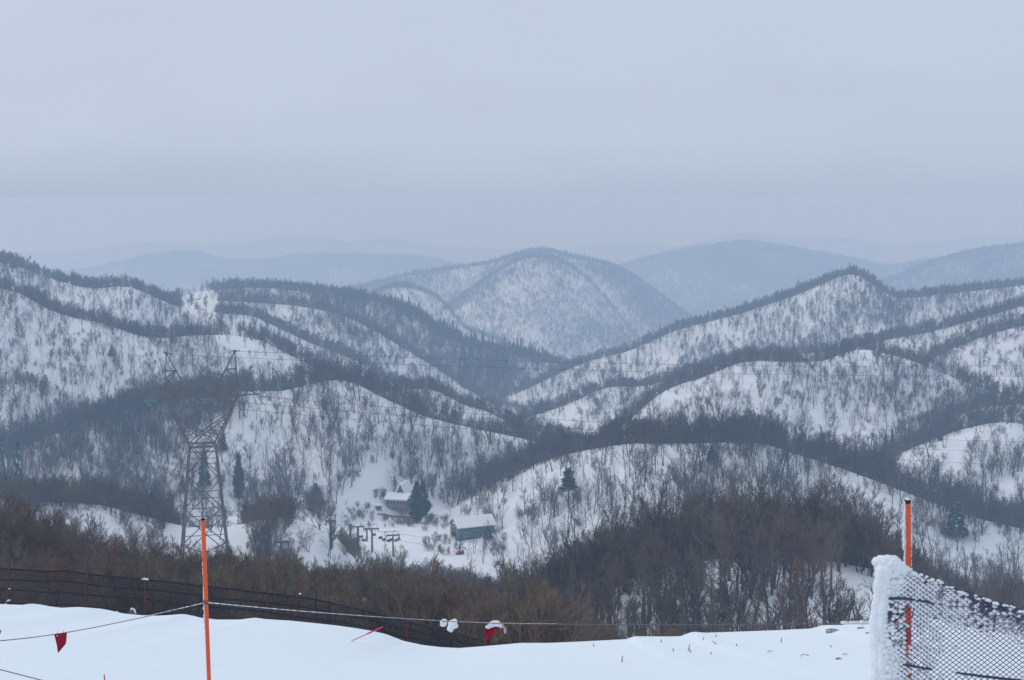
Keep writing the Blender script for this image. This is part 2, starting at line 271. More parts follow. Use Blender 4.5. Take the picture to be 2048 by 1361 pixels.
# ------------------------------------------------------------------ bare trees
def rand_perp(d, r):
    o = d.orthogonal().normalized(); o.rotate(Matrix.Rotation(r.uniform(0, 6.283), 3, d)); return o
def path(r, p, d, L, n, wob, up):
    pts = [Vector(p)]; d = Vector(d).normalized()
    for i in range(n):
        d = (d+Vector((r.uniform(-1, 1), r.uniform(-1, 1), r.uniform(-1, 1)))*wob+Vector((0, 0, up))).normalized()
        pts.append(pts[-1]+d*L/n)
    return pts
def along(pts, t):
    k = t*(len(pts)-1); i = min(int(k), len(pts)-2); f = k-i
    return pts[i].lerp(pts[i+1], f), (pts[i+1]-pts[i]).normalized()
def bare_tree(seed, kind, detail, tw):
    """a leafless tree one unit high: (trunk, crown)"""
    r = random.Random(seed); T = MB(); C = MB()
    if kind == 'forest': ns, spread, c0, n1, l1, lean = r.choice([1, 1, 2, 2, 3]), .22, .30, 9, .42, .1
    elif kind == 'slim': ns, spread, c0, n1, l1, lean = r.choice([1, 1, 2, 2, 3]), .26, .24, 9, .47, .14
    elif kind == 'tall': ns, spread, c0, n1, l1, lean = r.choice([1, 1, 2]), .16, .42, 9, .36, .12
    else: ns, spread, c0, n1, l1, lean = r.choice([4, 5, 6]), .42, .10, 8, .40, .1
    n2, n3 = {'brush': (8, 7), 'tall': (7, 6), 'slim': (4, 4)}.get(kind, (6, 5))
    for s in range(ns):
        a = r.uniform(0, 6.283); sp = spread*r.uniform(.4, 1.2) if ns > 1 else lean*r.uniform(0, 1)
        d = Vector((math.cos(a)*sp, math.sin(a)*sp, 1)); L = r.uniform(.78, .95) if s == 0 else r.uniform(.6, .9)
        stem = path(r, (r.uniform(-.02, .02)*ns, r.uniform(-.02, .02)*ns, -.03), d, L, 6, .10, .05)
        r0 = (.020 if ns == 1 else .014 if ns < 4 else .009)*(.66 if kind == 'slim' else 1)*r.uniform(.8, 1.2)*(1 if detail else 1.15)
        T.tube(stem, [r0*(1-.86*i/6)+.0012 for i in range(7)], 5 if detail else 3, cap=False)
        for k in range(n1):
            t = c0+(1-c0)*(k+r.random())/n1*.97; p, dd = along(stem, t)
            o = rand_perp(dd, r); ang = r.uniform(.55, 1.05)*(1.1-.45*t)
            bl = l1*r.uniform(.65, 1.15)*(1.15-.75*t)
            b = path(r, p, dd*math.cos(ang)+o*math.sin(ang), bl, 4, .16, .10)
            rb = max(r0*(1-.8*t)*.5, tw*1.3)
            C.tube(b, [rb*(1-.75*i/4)+tw*.4 for i in range(5)], 3, cap=False)
            for j in range(n2):
                tt = .2+.8*(j+r.random())/n2*.98; p2, d2 = along(b, tt); o2 = rand_perp(d2, r); a2 = r.uniform(.4, .95)
                L2 = bl*.50*r.uniform(.6, 1.2)*(1.15-.6*tt)
                q = path(r, p2, d2*math.cos(a2)+o2*math.sin(a2), L2, 2, .18, .12)
                C.tube(q, [tw*1.25, tw, tw*.55], 3, cap=False)
                for m in range(n3):
                    t3 = .15+.85*(m+r.random())/n3*.98; p3, d3 = along(q, t3); o3 = rand_perp(d3, r); a3 = r.uniform(.35, .9)
                    e = p3+(d3*math.cos(a3)+o3*math.sin(a3)+Vector((0, 0, .15))).normalized()*L2*.62*r.uniform(.6, 1.2)
                    C.spike(p3, e, tw*.9)
    return T, C
def merged(T, C, name, ms):
    me = bpy.data.meshes.new(name); n = len(T.v)
    me.from_pydata(T.v+C.v, [], T.f+[tuple(i+n for i in q) for q in C.f]); me.materials.append(ms[0]); me.materials.append(ms[1])
    me.polygons.foreach_set('material_index', [0]*len(T.f)+[1]*len(C.f)); me.update(); return me
NVAR = 6
VAR = {}   # kind -> list of (trunk mesh, crown mesh, merged mesh)
for kind, detail, tw in (('far', False, .0045), ('forest', False, .0026), ('tall', True, .0019), ('brush', True, .0021), ('slim', False, .0015), ('far_slim', False, .0030)):
    VAR[kind] = []
    for k in range(NVAR):
        T, C = bare_tree(100*k+len(kind)*7+3, {'far': 'forest', 'far_slim': 'slim'}.get(kind, kind), detail, tw)
        ms = (M_BARK, M_TWIG) if kind in ('tall', 'brush') else (M_FBARK, M_FTWIG)
        VAR[kind].append((T.mesh('trunk', ms[0]), C.mesh('crown', ms[1]), merged(T, C, 'bare_tree', ms)))
KINDS = ['far', 'forest', 'tall', 'brush', 'slim', 'far_slim']
# ------------------------------------------------------------------ where the trees stand
def inpoly(px, py, poly):
    c = np.zeros(len(px), bool); n = len(poly)
    for i in range(n):
        x1, y1 = poly[i]; x2, y2 = poly[(i+1) % n]
        k = ((y1 > py) != (y2 > py)) & (px < (x2-x1)*(py-y1)/(y2-y1+1e-9)+x1); c ^= k
    return c
CLEAR = [
    ([(335, 1050), (492, 1050), (492, 1220), (335, 1220)], .12),  # clearings, pistes and open snow: (outline in the photo, share of trees kept, only on which label word)
    ([(690, 1000), (760, 985), (800, 1000), (870, 1000), (900, 1040), (960, 1040), (975, 1085), (900, 1100), (840, 1080), (690, 1085)], .0),
    ([(735, 930), (790, 930), (790, 1000), (700, 1010), (720, 960)], .12),
    ([(426, 672), (470, 670), (560, 705), (620, 734), (560, 745), (470, 735), (440, 700)], .12),
    ([(358, 575), (414, 574), (440, 604), (436, 640), (362, 640)], .06),
    ([(700, 764), (760, 795), (850, 835), (1090, 888), (1090, 896), (850, 850), (740, 800)], .25),
    ([(1620, 940), (1700, 960), (1780, 1015), (1740, 1015), (1640, 975)], .25),
    ([(1840, 1080), (2048, 1100), (2048, 1150), (1840, 1140)], .45),
    ([(100, 1012), (200, 1018), (300, 1048), (300, 1075), (120, 1050)], .45),
    ([(600, 1043), (650, 1060), (640, 1085), (560, 1080)], .2), ([(585, 1030), (700, 1050), (930, 1085), (930, 1180), (640, 1180), (585, 1110)], .09),
    ([(470, 770), (520, 790), (560, 860), (560, 930), (500, 900)], .6),
    ([(1990, 845), (2048, 850), (2048, 900), (2000, 890)], .5),
]
DENSE = [
    ([(1030, 500), (1130, 505), (1150, 545), (1060, 560), (1010, 560)], 1.8), ([(1170, 530), (1260, 550), (1380, 640), (1300, 660), (1240, 600)], 2.2), ([(1000, 545), (1040, 540), (930, 615), (870, 640), (900, 600)], 2.4), ([(1180, 640), (1280, 670), (1240, 700), (1120, 705)], 1.7), ([(690, 580), (830, 560), (800, 590), (700, 600)], 2),
    ([(1600, 640), (1780, 600), (1950, 600), (1800, 640), (1640, 670)], 1.5), ([(1780, 740), (2000, 790), (1900, 850), (1700, 800)], 1.8), ([(560, 640), (700, 640), (760, 690), (640, 680)], 1.5),
    ([(0, 860), (330, 785), (480, 785), (440, 850), (330, 905), (200, 925), (0, 980)], 3.0),
    ([(862, 1010), (960, 935), (1100, 880), (1160, 900), (1010, 965), (930, 1004)], 3.2),
    ([(1350, 900), (1520, 900), (1600, 950), (1580, 1000), (1380, 980)], 1.7),
    ([(0, 960), (330, 960), (350, 1040), (0, 1010)], 2.2),
    ([(470, 1000), (600, 975), (640, 1030), (480, 1040)], 2.2),
    ([(870, 880), (1060, 905), (960, 960), (860, 940)], 1.5),
    ([(1940, 900), (2048, 930), (2048, 1080), (1900, 1060)], 2.2),
    ([(1800, 900), (1960, 1000), (1900, 1090), (1820, 1090)], 1.6),
    ([(780, 800), (1000, 860), (1000, 870), (860, 840)], 1.6),
]
def occl(x, y, ztop, m):
    """True where the top of something rises above the nearer land"""
    u = np.clip(((x/y)+.62)/1.24*(NU-1), 0, NU-1).astype(int); j = np.clip(np.searchsorted(RS, y)-2, 0, NR-1)
    return ztop/y > HORS[j, u]-m
TX, TY, TZ, TH_, TK = [], [], [], [], []
def scatter(n, x, y, dens_fun): pass
for i, h in enumerate(HILLS+[None]):
    if h is None: y0, y1, dm, hh = 44.0, 140.0, 1/1.3, 3.6
    else:
        y0 = max(44, h.Y.min()-(350 if h.Y.min() > 1200 else 170)*(.55/max(h.sf, .35))); y1 = h.Y.max()+(110 if h.Y.max() < 2500 else 200); dm = max(h.df*6, h.db)*1.05 if h.kind != 'near' else max(h.df, h.db)*1.7; hh = h.h
    if h is not None and h.Y.min() > 2400: y0 = h.Y.min()-420
    area = .5*.86*(y1*y1-y0*y0); n = int(area*dm)
    y = np.sqrt(rng.uniform(y0*y0, y1*y1, n)); x = rng.uniform(-.43, .43, n)*y
    z, idx = HT(x, y); k = idx == (i if h is not None else -1); x, y, z = x[k], y[k], z[k]
    if not len(x): continue
    px, py = proj(x, y, z)
    if h is None: d = 1/1.6*(y > 49)*np.interp(px, [1120, 1220, 1440, 1500], [1, .25, .18, .03])*(.4+.9*fbm(x/6, y/6, 5))
    else:
        t = h.t(x, y); w = 1/(1+np.exp(-(t-1.0)/1.6)); d = h.db*(1-w)+h.df*w
        cl = fbm(x/(22 if h.Y.max() < 1200 else 60), y/(26 if h.Y.max() < 1200 else 60), h.seed+50, 3)
        d = d*np.where(w > .5, np.clip(.45+(cl-.3)*1.6, .4, 1.4)*(2.0 if h.kind != 'near' else 1), 1)
        for poly, f in DENSE: d = np.where((w > .5) & inpoly(px, py, poly), d*f, d)
        for poly, f in CLEAR: d = np.where((y > 200) & inpoly(px, py, poly), d*f, d)
    k = rng.uniform(0, dm, len(x)) < d; x, y, z, px, py = x[k], y[k], z[k], px[k], py[k]
    hs = hh*np.clip(rng.normal(1, .17, len(x)), .55, 1.5)
    if h is not None and h.Y.min() > 470: hs *= .88
    if h is not None and h.kind != 'near': hs *= np.where(rng.random(len(x)) < .1, .6, 1)
    if h is None: hs *= np.interp(px, [0, 1100, 1200], [1, 1, .6])
    elif 'thicket' in h.label: hs *= np.interp(px, [0, 60, 200, 560, 640, 850, 900], [1.45, 1.3, 1, 1, .8, .8, 1])
    elif 'knoll just' in h.label: hs *= np.interp(px, [1700, 1850], [1, .55])
    k = occl(x, y, z+hs, .0+1.5/y) ; x, y, z, hs = x[k], y[k], z[k], hs[k]
    if h is not None and h.kind != 'near' and h.Y.min() < 700:   # brush between the trees
        sm = rng.random(len(x)) < .22; hs = np.where(sm, hs*.42, hs)
    TX.append(x); TY.append(y); TZ.append(z); TH_.append(hs)
    kd = 0 if (h is not None and h.Y.min() > 640) else 1
    kk = np.full(len(x), kd)
    if h is not None: kk = np.where((h.t(x, y) > 2) & (rng.random(len(x)) < .8), 5 if kd == 0 else 4, kd)
    if h is not None and 'knoll just' in h.label: kk = np.where(rng.random(len(x)) < .55, 2, np.where(rng.random(len(x)) < .7, 1, 3))
    elif h is None or 'thicket' in h.label: kk = np.full(len(x), 3)
    elif 'snow bank' in h.label: kk = np.where(rng.random(len(x)) < .6, 3, 1)
    if h is not None and h.kind != 'near' and h.Y.min() < 700: kk = np.where(sm, 3, kk)
    TK.append(kk)
# brush scattered round the clearing
bx = []
for n_, poly in ((46, [(764, 1038), (826, 1042), (830, 1057), (764, 1055)]), (34, [(690, 1010), (750, 1020), (750, 1060), (690, 1070)]), (40, [(845, 1060), (905, 1085), (930, 1115), (850, 1105)]), (26, [(850, 1035), (895, 1040), (895, 1060), (850, 1058)]), (22, [(968, 1075), (1010, 1075), (1010, 1110), (960, 1110)]), (16, [(740, 985), (775, 985), (770, 1002), (742, 1002)])):
    q = np.array(poly, float); k = 0
    while k < n_:
        px_, py_ = rng.uniform(q[:, 0].min(), q[:, 0].max()), rng.uniform(q[:, 1].min(), q[:, 1].max())
        if inpoly(np.array([px_]), np.array([py_]), poly)[0]: bx.append((*hit0(px_, py_, 300, 470), rng.uniform(1.2, 3.0))); k += 1
bx = np.array(bx); TX.append(bx[:, 0]); TY.append(bx[:, 1]); TZ.append(bx[:, 2]); TH_.append(bx[:, 3]); TK.append(np.where(rng.random(len(bx)) < .7, 3, 4))
TX, TY, TZ, TH_, TK = map(np.concatenate, (TX, TY, TZ, TH_, TK))
print('TREES', len(TX), [int((TK == q).sum()) for q in range(6)])
TPX, TPY = proj(TX, TY, TZ+TH_*.6)
ROT = rng.uniform(0, 6.283, len(TX)); VI = rng.integers(0, NVAR, len(TX))
inframe = (TPX > -20) & (TPX < 2068) & (TPY < 1290)
size = np.where(inframe, TH_/TY, 0)
# keep only those of the near ones that rise clear of the ground in front of them
order = np.argsort(-size); near = order[:300]; isn = np.zeros(len(TX), bool); isn[near] = True
PYL = PV(410, 1112, 250)
def tree_label(px, py, Y, kind, hgt, x):
    if Y < 62: where = 'just behind the black net fence' if px < 1020 else 'right at the edge of the ski slope'
    elif px < 260: where = 'in the thicket on the far left'
    elif px < 520: where = 'in the thicket below the pylon'
    elif px < 760: where = 'in the thicket in front of the lift towers'
    elif px < 1000: where = 'in the thicket below the green shed'
    elif px < 1200: where = 'in the dip behind the red flag'
    elif px < 1450: where = 'on the left flank of the dark knoll'
    elif px < 1740: where = 'on the dark knoll left of the snowy net'
    else: where = 'behind the snow covered net on the right'
    return where
for q in near:
    kd = KINDS[TK[q]]; tm, cm, _ = VAR[kd][VI[q]]
    tall = 'tall' if TH_[q] > 7.4 else 'small' if TH_[q] < 4.2 else 'medium'
    shape = 'many-stemmed bare shrub tree' if kd == 'brush' else 'bare tree with a straight trunk'
    t = thing('bare_tree', f'{tall} {shape} {tree_label(TPX[q], TPY[q], TY[q], kd, TH_[q], TX[q])}', 'tree', (TX[q], TY[q], TZ[q]-.1), ROT[q], 'bare trees on the slope below the snow edge')
    s = float(TH_[q]); t.scale = (s, s, s)
    link('trunk', tm, t); link('crown', cm, t)
# all the other trees: one woodland
VARCOL = []
for kd in KINDS:
    for k in range(NVAR): VARCOL.append(VAR[kd][k][2])
rest = ~isn
pts = np.stack([TX, TY, TZ-.12], -1)[rest]
me = bpy.data.meshes.new('bare_woodland'); me.vertices.add(len(pts)); me.vertices.foreach_set('co', pts.astype(np.float32).ravel())
a = me.attributes.new('vi', 'INT', 'POINT'); a.data.foreach_set('value', (TK*NVAR+VI)[rest].astype(np.int32))
a = me.attributes.new('sc', 'FLOAT', 'POINT'); a.data.foreach_set('value', TH_[rest].astype(np.float32))
lean = rng.normal(0, .07, (len(TX), 2)); rot = np.stack([lean[:, 0], lean[:, 1], ROT], -1)[rest]
a = me.attributes.new('ro', 'FLOAT_VECTOR', 'POINT'); a.data.foreach_set('vector', rot.astype(np.float32).ravel())
wood = link('bare_woodland', me); wood['kind'] = 'stuff'; wood['label'] = 'grey brown leafless woodland covering the snowy hillsides'
ng = bpy.data.node_groups.new('woodland', 'GeometryNodeTree'); ng.interface.new_socket('Geometry', in_out='INPUT', socket_type='NodeSocketGeometry'); ng.interface.new_socket('Geometry', in_out='OUTPUT', socket_type='NodeSocketGeometry')
N = ng.nodes; Lk = ng.links
gi = N.new('NodeGroupInput'); go = N.new('NodeGroupOutput')
j = N.new('GeometryNodeGeometryToInstance')
vobs = []
for me_ in VARCOL:
    ob = bpy.data.objects.new('woodland_tree', me_); vobs.append(ob)
for ob in reversed(vobs):
    oi = N.new('GeometryNodeObjectInfo'); oi.inputs['Object'].default_value = ob; oi.inputs['As Instance'].default_value = False
    Lk.new(oi.outputs['Geometry'], j.inputs[0])
iop = N.new('GeometryNodeInstanceOnPoints'); iop.inputs['Pick Instance'].default_value = True
Lk.new(gi.outputs[0], iop.inputs['Points']); Lk.new(j.outputs[0], iop.inputs['Instance'])
def attr(nm, ty):
    n = N.new('GeometryNodeInputNamedAttribute'); n.data_type = ty; n.inputs['Name'].default_value = nm; return [o for o in n.outputs if o.enabled and o.name == 'Attribute'][0]
Lk.new(attr('vi', 'INT'), iop.inputs['Instance Index']); Lk.new(attr('sc', 'FLOAT'), iop.inputs['Scale'])
e2r = N.new('FunctionNodeEulerToRotation'); Lk.new(attr('ro', 'FLOAT_VECTOR'), e2r.inputs[0]); Lk.new(e2r.outputs[0], iop.inputs['Rotation'])
Lk.new(iop.outputs[0], go.inputs[0])
md = wood.modifiers.new('trees', 'NODES'); md.node_group = ng
# ------------------------------------------------------------------ finding points of the land under a photo pixel
_YS = np.exp(np.linspace(math.log(8), math.log(5500), 2600))
def hit(px, py, ymin=8):
    ys = _YS[_YS >= ymin]; x, _, z = P(px, py, ys); h, _ = HT(x, ys)
    k = np.nonzero(h >= z)[0]
    i = k[0] if len(k) else len(ys)-1
    return Vector((float(x[i]), float(ys[i]), float(h[i])))
def at(px, Y, py=900):
    x = float(P(px, py, Y)[0]); return Vector((x, Y, ground(x, Y)))
def ztop(px, py, Y): return PV(px, py, Y).z
# ------------------------------------------------------------------ conifers
M_NSNOW = mat('needles_with_snow', (.42, .50, .55), .9, spec=.1)
def conifer(seed, kind, n=900):
    """an evergreen one unit high and about .36 wide at most: (trunk, crown); crown faces near snow carry the second material"""
    r = random.Random(seed); T = MB(); C = MB(); sn = []
    T.tube([(0, 0, -.03), (0, 0, .5), (r.uniform(-.01, .01), 0, .97)], [.022, .013, .003], 6, cap=False)
    c0 = {'column': .04, 'fir': .10, 'pine': .42, 'spruce': .06}[kind]
    def R(t):
        if kind == 'column': return .150*min(1, (1-t)*1.55+.02)**.85*min(1, .55+t*3)*(.9+.1*math.sin(t*9+seed))
        if kind == 'fir': return .26*(1-t)**.72*(1-.25*abs(math.sin(t*16+seed)))
        if kind == 'pine': return .26*(1-t*.9)**.6*(.85+.15*math.sin(t*17+seed))
        return .20*(1-t)**.85+.008
    for k in range(n):
        t = (k+r.random())/n; t = t**(1.15 if kind in ('fir', 'spruce') else .95)
        z = c0+(1-c0)*t; a = r.uniform(0, 6.283); Rm = R(t)*(.8+.3*vn(a*1.5+seed, z*7)) + .004
        rr = Rm*math.sqrt(r.uniform(.05, 1)); d = Vector((math.cos(a), math.sin(a), 0))
        droop = {'column': .55, 'fir': -.28, 'pine': .12, 'spruce': -.35}[kind]
        p = d*rr*.55+Vector((0, 0, z)); tip = d*min(rr*1.15, Rm*1.1)+Vector((0, 0, z+droop*rr*.8-.004))
        L = (tip-p).length*r.uniform(.7, 1.35)+.012; w = (.022 if kind == 'column' else .026)*r.uniform(.5, 1.4)
        s = Vector((-d.y, d.x, r.uniform(-.6, .6))).normalized()*w
        up = Vector((0, 0, r.uniform(.3, 1)*w*.7))
        tip = p+(tip-p).normalized()*max(L, .03)
        C.add([p-s*.6, p+s*.6, tip, (p+tip)/2+up+s, (p+tip)/2+up-s*1.1], [(0, 1, 3), (0, 3, 4), (4, 3, 2)])
        q = r.random() < (.11 if kind == 'fir' else .13 if kind == 'pine' else .05)
        sn += [0, 0, 1 if q else 0]
    return T, C, sn
def vn(a, b): return float(vnoise(np.array([a]), np.array([b]), 3)[0])
CON = {}
for kind, n in (('column', 1500), ('fir', 1300), ('pine', 900), ('spruce', 420)):
    CON[kind] = []
    for k in range(3):
        T, C, sn = conifer(17*k+len(kind), kind, n)
        tm = T.mesh('trunk', M_CTRUNK); cm = C.mesh('crown', M_NEEDLE); cm.materials.append(M_NSNOW); cm.polygons.foreach_set('material_index', sn)
        mm = bpy.data.meshes.new('conifer'); nt_ = len(T.v); mm.from_pydata(T.v+C.v, [], T.f+[tuple(i+nt_ for i in q) for q in C.f])
        for m_ in (M_CTRUNK, M_NEEDLE, M_NSNOW): mm.materials.append(m_)
        mm.polygons.foreach_set('material_index', [0]*len(T.f)+[1+q for q in sn]); mm.update()
        CON[kind].append((tm, cm, mm))
WID = {'column': .30, 'fir': .52, 'pine': .5, 'spruce': .40}
_ci = [0]
def evergreen(px, base, top, wpx, kind, label, Y=None, group=None, name='evergreen_tree'):
    p = hit(px, base) if Y is None else at(px, Y, base)
    h = max(1.0, ztop(px, top, p.y)-p.z); w = wpx/F*p.y
    _ci[0] += 1; v = CON[kind][_ci[0] % 3]
    t = thing(name, label, 'tree', p-Vector((0, 0, .05*h*.5)), _ci[0]*1.7, group)
    sx = w/WID[kind]; t.scale = (sx, sx, h)
    link('trunk', v[0], t); link('crown', v[1], t)
evergreen(478, 1000, 905, 29, 'column', 'tall dark columnar cedar on the snowy hillside right of the pylon', name='cedar_tree')
evergreen(834, 1056, 962, 38, 'column', 'big dark cedar in front of its twin beside the lodge', Y=392, name='cedar_tree')
evergreen(846, 1040, 963, 34, 'column', 'dark cedar half hidden behind the big cedar by the lodge', Y=400, name='cedar_tree')
evergreen(632, 1012, 966, 50, 'fir', 'small dark fir rising out of brush above the lift towers', name='fir_tree')
evergreen(1137, 1012, 936, 42, 'pine', 'dusky pine with a bare lower trunk on the hill above the green shed', name='pine_tree')
evergreen(1155, 1130, 1081, 56, 'pine', 'spreading dark pine top showing over the near knoll', Y=185, name='pine_tree')
evergreen(1911, 1075, 1000, 62, 'fir', 'round dark green fir right of the right-hand orange pole', name='fir_tree')
evergreen(38, 968, 878, 46, 'fir', 'snow dusted fir at the left end of the round hill', Y=380, name='fir_tree')
evergreen(88, 868, 828, 34, 'fir', 'pale snow dusted fir on the slope at the far left', name='fir_tree')
evergreen(4, 925, 872, 28, 'fir', 'snow dusted fir cut by the left edge of the view', Y=400, name='fir_tree')
evergreen(256, 875, 834, 34, 'fir', 'snow dusted fir among dark brush left of the pylon', name='fir_tree')
evergreen(409, 975, 886, 34, 'fir', 'faded fir seen through the legs of the pylon', name='fir_tree')
evergreen(366, 985, 948, 24, 'fir', 'little fir beside the left leg of the pylon', name='fir_tree')
evergreen(446, 905, 862, 26, 'fir', 'small snowy fir just right of the pylon waist', name='fir_tree')
evergreen(1490, 878, 838, 24, 'fir', 'snowy fir standing on the dark tree band right of centre', Y=352, name='fir_tree')
evergreen(1446, 895, 845, 15, 'fir', 'slim snowy fir left of another snowy fir on the tree band', Y=350, name='fir_tree')
evergreen(1424, 925, 890, 34, 'fir', 'dark fir among bare trees below the tree band', name='fir_tree')
evergreen(1771, 893, 866, 14, 'column', 'left one of two small pointed cedars low in the right valley', Y=440, name='cedar_tree')
evergreen(1784, 892, 856, 15, 'column', 'right and taller one of two small pointed cedars in the right valley', Y=442, name='cedar_tree')
evergreen(1880, 905, 868, 14, 'fir', 'thin dark fir on the crest at the lower right', Y=419, name='fir_tree')
evergreen(2006, 806, 776, 22, 'spruce', 'pointed dark spruce on the band at the right edge', Y=490, name='spruce_tree')
evergreen(976, 1078, 1054, 26, 'fir', 'low dark bushy fir at the uphill end of the green shed', name='fir_tree')
evergreen(224, 715, 690, 20, 'spruce', 'faint spruce alone on the broad snowy hillside at left', name='spruce_tree')
# the distant stand and the skylines: too small to show parts
def tiny(px, base, hpx, label, group, Y=None):
    p = hit(px, base) if Y is None else at(px, Y, base)
    h = hpx/F*p.y; _ci[0] += 1
    o = link('spruce_tree', CON['spruce'][_ci[0] % 3][2]); o.location = p-Vector((0, 0, .4)); o.rotation_euler = (0, 0, _ci[0]*2.1)
    k = rng.uniform(.85, 1.2); o.scale = (h*k, h*k, h); tag(o, label, 'tree', group)
sk = [(770, 603), (800, 615), (850, 642), (890, 668), (930, 690), (1000, 706), (1050, 714), (1095, 723)]
for px in np.linspace(785, 1092, 46):
    px = px+rng.uniform(-3, 3); py = np.interp(px, [a for a, b in sk], [b for a, b in sk])
    tiny(px, py, rng.uniform(24, 40), 'pointed dark spruce on the crest of the dark wooded ridge before the central mountain', 'spruces along the dark ridge crest', Y=930-rng.uniform(-6, 14))
for k in range(64):
    px = rng.uniform(915, 1015); py = np.interp(px, [915, 950, 1015], [712, 716, 732])+rng.uniform(0, 62)*(1 if px < 1000 else .4)
    tiny(px, py, rng.uniform(22, 38), 'dark spruce in the blue clump where the dark ridge meets the valley', 'spruces in the valley clump')
for px in np.concatenate([np.linspace(1160, 1372, 26), [1022, 1030, 1036]]):
    px = px+rng.uniform(-3, 3); py = np.interp(px, [1020, 1080, 1120, 1150, 1210, 1250, 1290, 1330, 1365, 1400], [518, 502, 508, 518, 528, 545, 572, 600, 625, 650])
    tiny(px, py, rng.uniform(8, 14), 'tiny pointed spruce on the skyline of the central mountain', 'spruces on the mountain skyline', Y=1945)
for px in (1706, 1727, 1738, 1745, 1752, 1759):
    tiny(px, 4+np.interp(px, [1705, 1730, 1760], [546, 555, 582]), rng.uniform(16, 24), 'small dark spruce on the top of the long right ridge', 'spruces on the right ridge top', Y=866)
# ------------------------------------------------------------------ power pylon
M_STEEL = mat('weathered_steel', (.115, .108, .105), .7, metal=.2, col2=(.145, .118, .105), var=.14, vscale=.8)
M_RUST = mat('rusty_joints', (.15, .075, .055), .8)
M_GLASS = mat('teal_glass_insulator', (.16, .36, .38), .3, spec=.5)
M_WIRE = mat('dark_wire', (.05, .05, .055), .6)
YP = 250.0; TR = math.radians(15)
def zp(py): return ztop(410, py, YP)
gz = at(410, YP, 1100); Z0 = gz.z-.3
pyl = thing('power_pylon', 'rusty steel lattice power pylon with two peaked horns behind the left orange pole', 'pylon', (gz.x, YP, Z0), TR)
KX = YP/F/math.cos(TR)
zb, zw, zv, zk, zl, zu, zt = [a-Z0 for a in (Z0, zp(890), zp(866), zp(830), zp(794), zp(773), zp(705))]
def bar(mb, a, b, w): mb.tube([a, b], w*BW/2, 4)
BW = 1.5
ab, aw = 47*KX, 25*KX
def corner(sx, sy, z):
    f = (z-zb)/(zw-zb); a = ab+(aw-ab)*f; return Vector((sx*a, sy*a, z))
cs = [(-1, -1), (1, -1), (1, 1), (-1, 1)]
lv = [zb+(zw-zb)*f for f in (0, .16, .46, .74, 1)]
for sx, sy in cs:
    m = MB(); bar(m, corner(sx, sy, zb-1.0), corner(sx, sy, zw), .30); l = m.build('leg', M_STEEL, pyl)
    m = MB(); bar(m, corner(sx, sy, zb-1.0), corner(sx, sy, zb+.6), .8); m.build('footing', mat('concrete_footing', (.4, .4, .4)), l)
m = MB(); g = MB()
for k in range(4):
    (ax, ay), (bx, by) = cs[k], cs[(k+1) % 4]
    for i in range(len(lv)-1):
        a0, b0, a1, b1 = corner(ax, ay, lv[i]), corner(bx, by, lv[i]), corner(ax, ay, lv[i+1]), corner(bx, by, lv[i+1])
        bar(m, a0, b1, .14); bar(m, b0, a1, .14)
        if i in (1, 2, 3): bar(m, (a0+a1)/2, (b0+b1)/2, .11)
        if i in (2, 4): bar(m, a0, b0, .13)
        c_ = (a0+b1+b0+a1)/4; g.box(c_, (.35, .35, .35)); g.box(a1, (.34, .34, .4))
bs = m.build('bracing', M_STEEL, pyl); g.build('gusset_plate', M_RUST, bs)
m = MB()
for k in range(4):
    (ax, ay), (bx, by) = cs[k], cs[(k+1) % 4]
    bar(m, corner(ax, ay, zw), corner(bx, by, zw), .24); bar(m, corner(ax, ay, zw)-Vector((0, 0, .9)), corner(bx, by, zw)-Vector((0, 0, .9)), .16)
bar(m, corner(-1, -1, zw), corner(1, 1, zw), .14); bar(m, corner(1, -1, zw), corner(-1, 1, zw), .14)
m.build('waist_frame', M_STEEL, pyl)
xk, xo, db_ = 54*KX, 69*KX, .85
def dep(z): return aw+(db_-aw)*(z-zw)/(zl-zw)
for sx in (-1, 1):
    m = MB(); g = MB()
    for sy in (-1, 1):
        W0 = Vector((sx*aw, sy*aw, zw)); K = Vector((sx*xk, sy*dep(zk), zk)); B = Vector((sx*xo, sy*db_, zl)); V0 = Vector((0, sy*dep(zv), zv))
        bar(m, W0, K, .26); bar(m, K, B, .26); bar(m, V0, K, .18); bar(m, V0, Vector((-sx*aw, sy*aw, zw)), .15)
        for f in (.25, .5, .75):
            a = W0.lerp(K, f); b = V0.lerp(K, f); bar(m, a, b, .12); bar(m, a, V0.lerp(K, f-.25), .11)
        I = Vector((sx*40*KX, sy*db_, zl)); q = K.lerp(B, .45); bar(m, I, q, .15); bar(m, q, Vector((sx*48*KX, sy*db_, zu)), .13); bar(m, I, K.lerp(B, .15), .13)
        g.box(K, (.4, .4, .4)); g.box(W0, (.45, .45, .45)); g.box(V0, (.3, .3, .3))
    for f in (.0, .33, .66, 1):
        z = zk+(zl-zk)*f; x = sx*(xk+(xo-xk)*f); bar(m, (x, -dep(z), z), (x, dep(z), z), .13)
        z2 = zw+(zk-zw)*f; x2 = sx*(aw+(xk-aw)*f); bar(m, (x2, -dep(z2), z2), (x2, dep(z2), z2), .12)
        if f < 1: bar(m, (x2, -dep(z2), z2), (sx*(aw+(xk-aw)*(f+.33)), dep(z2+(zk-zw)*.33), z2+(zk-zw)*.33), .11)
    fo = m.build('fork_arm', M_STEEL, pyl); g.build('gusset_plate', M_RUST, fo)
m = MB(); g = MB(); n = 8
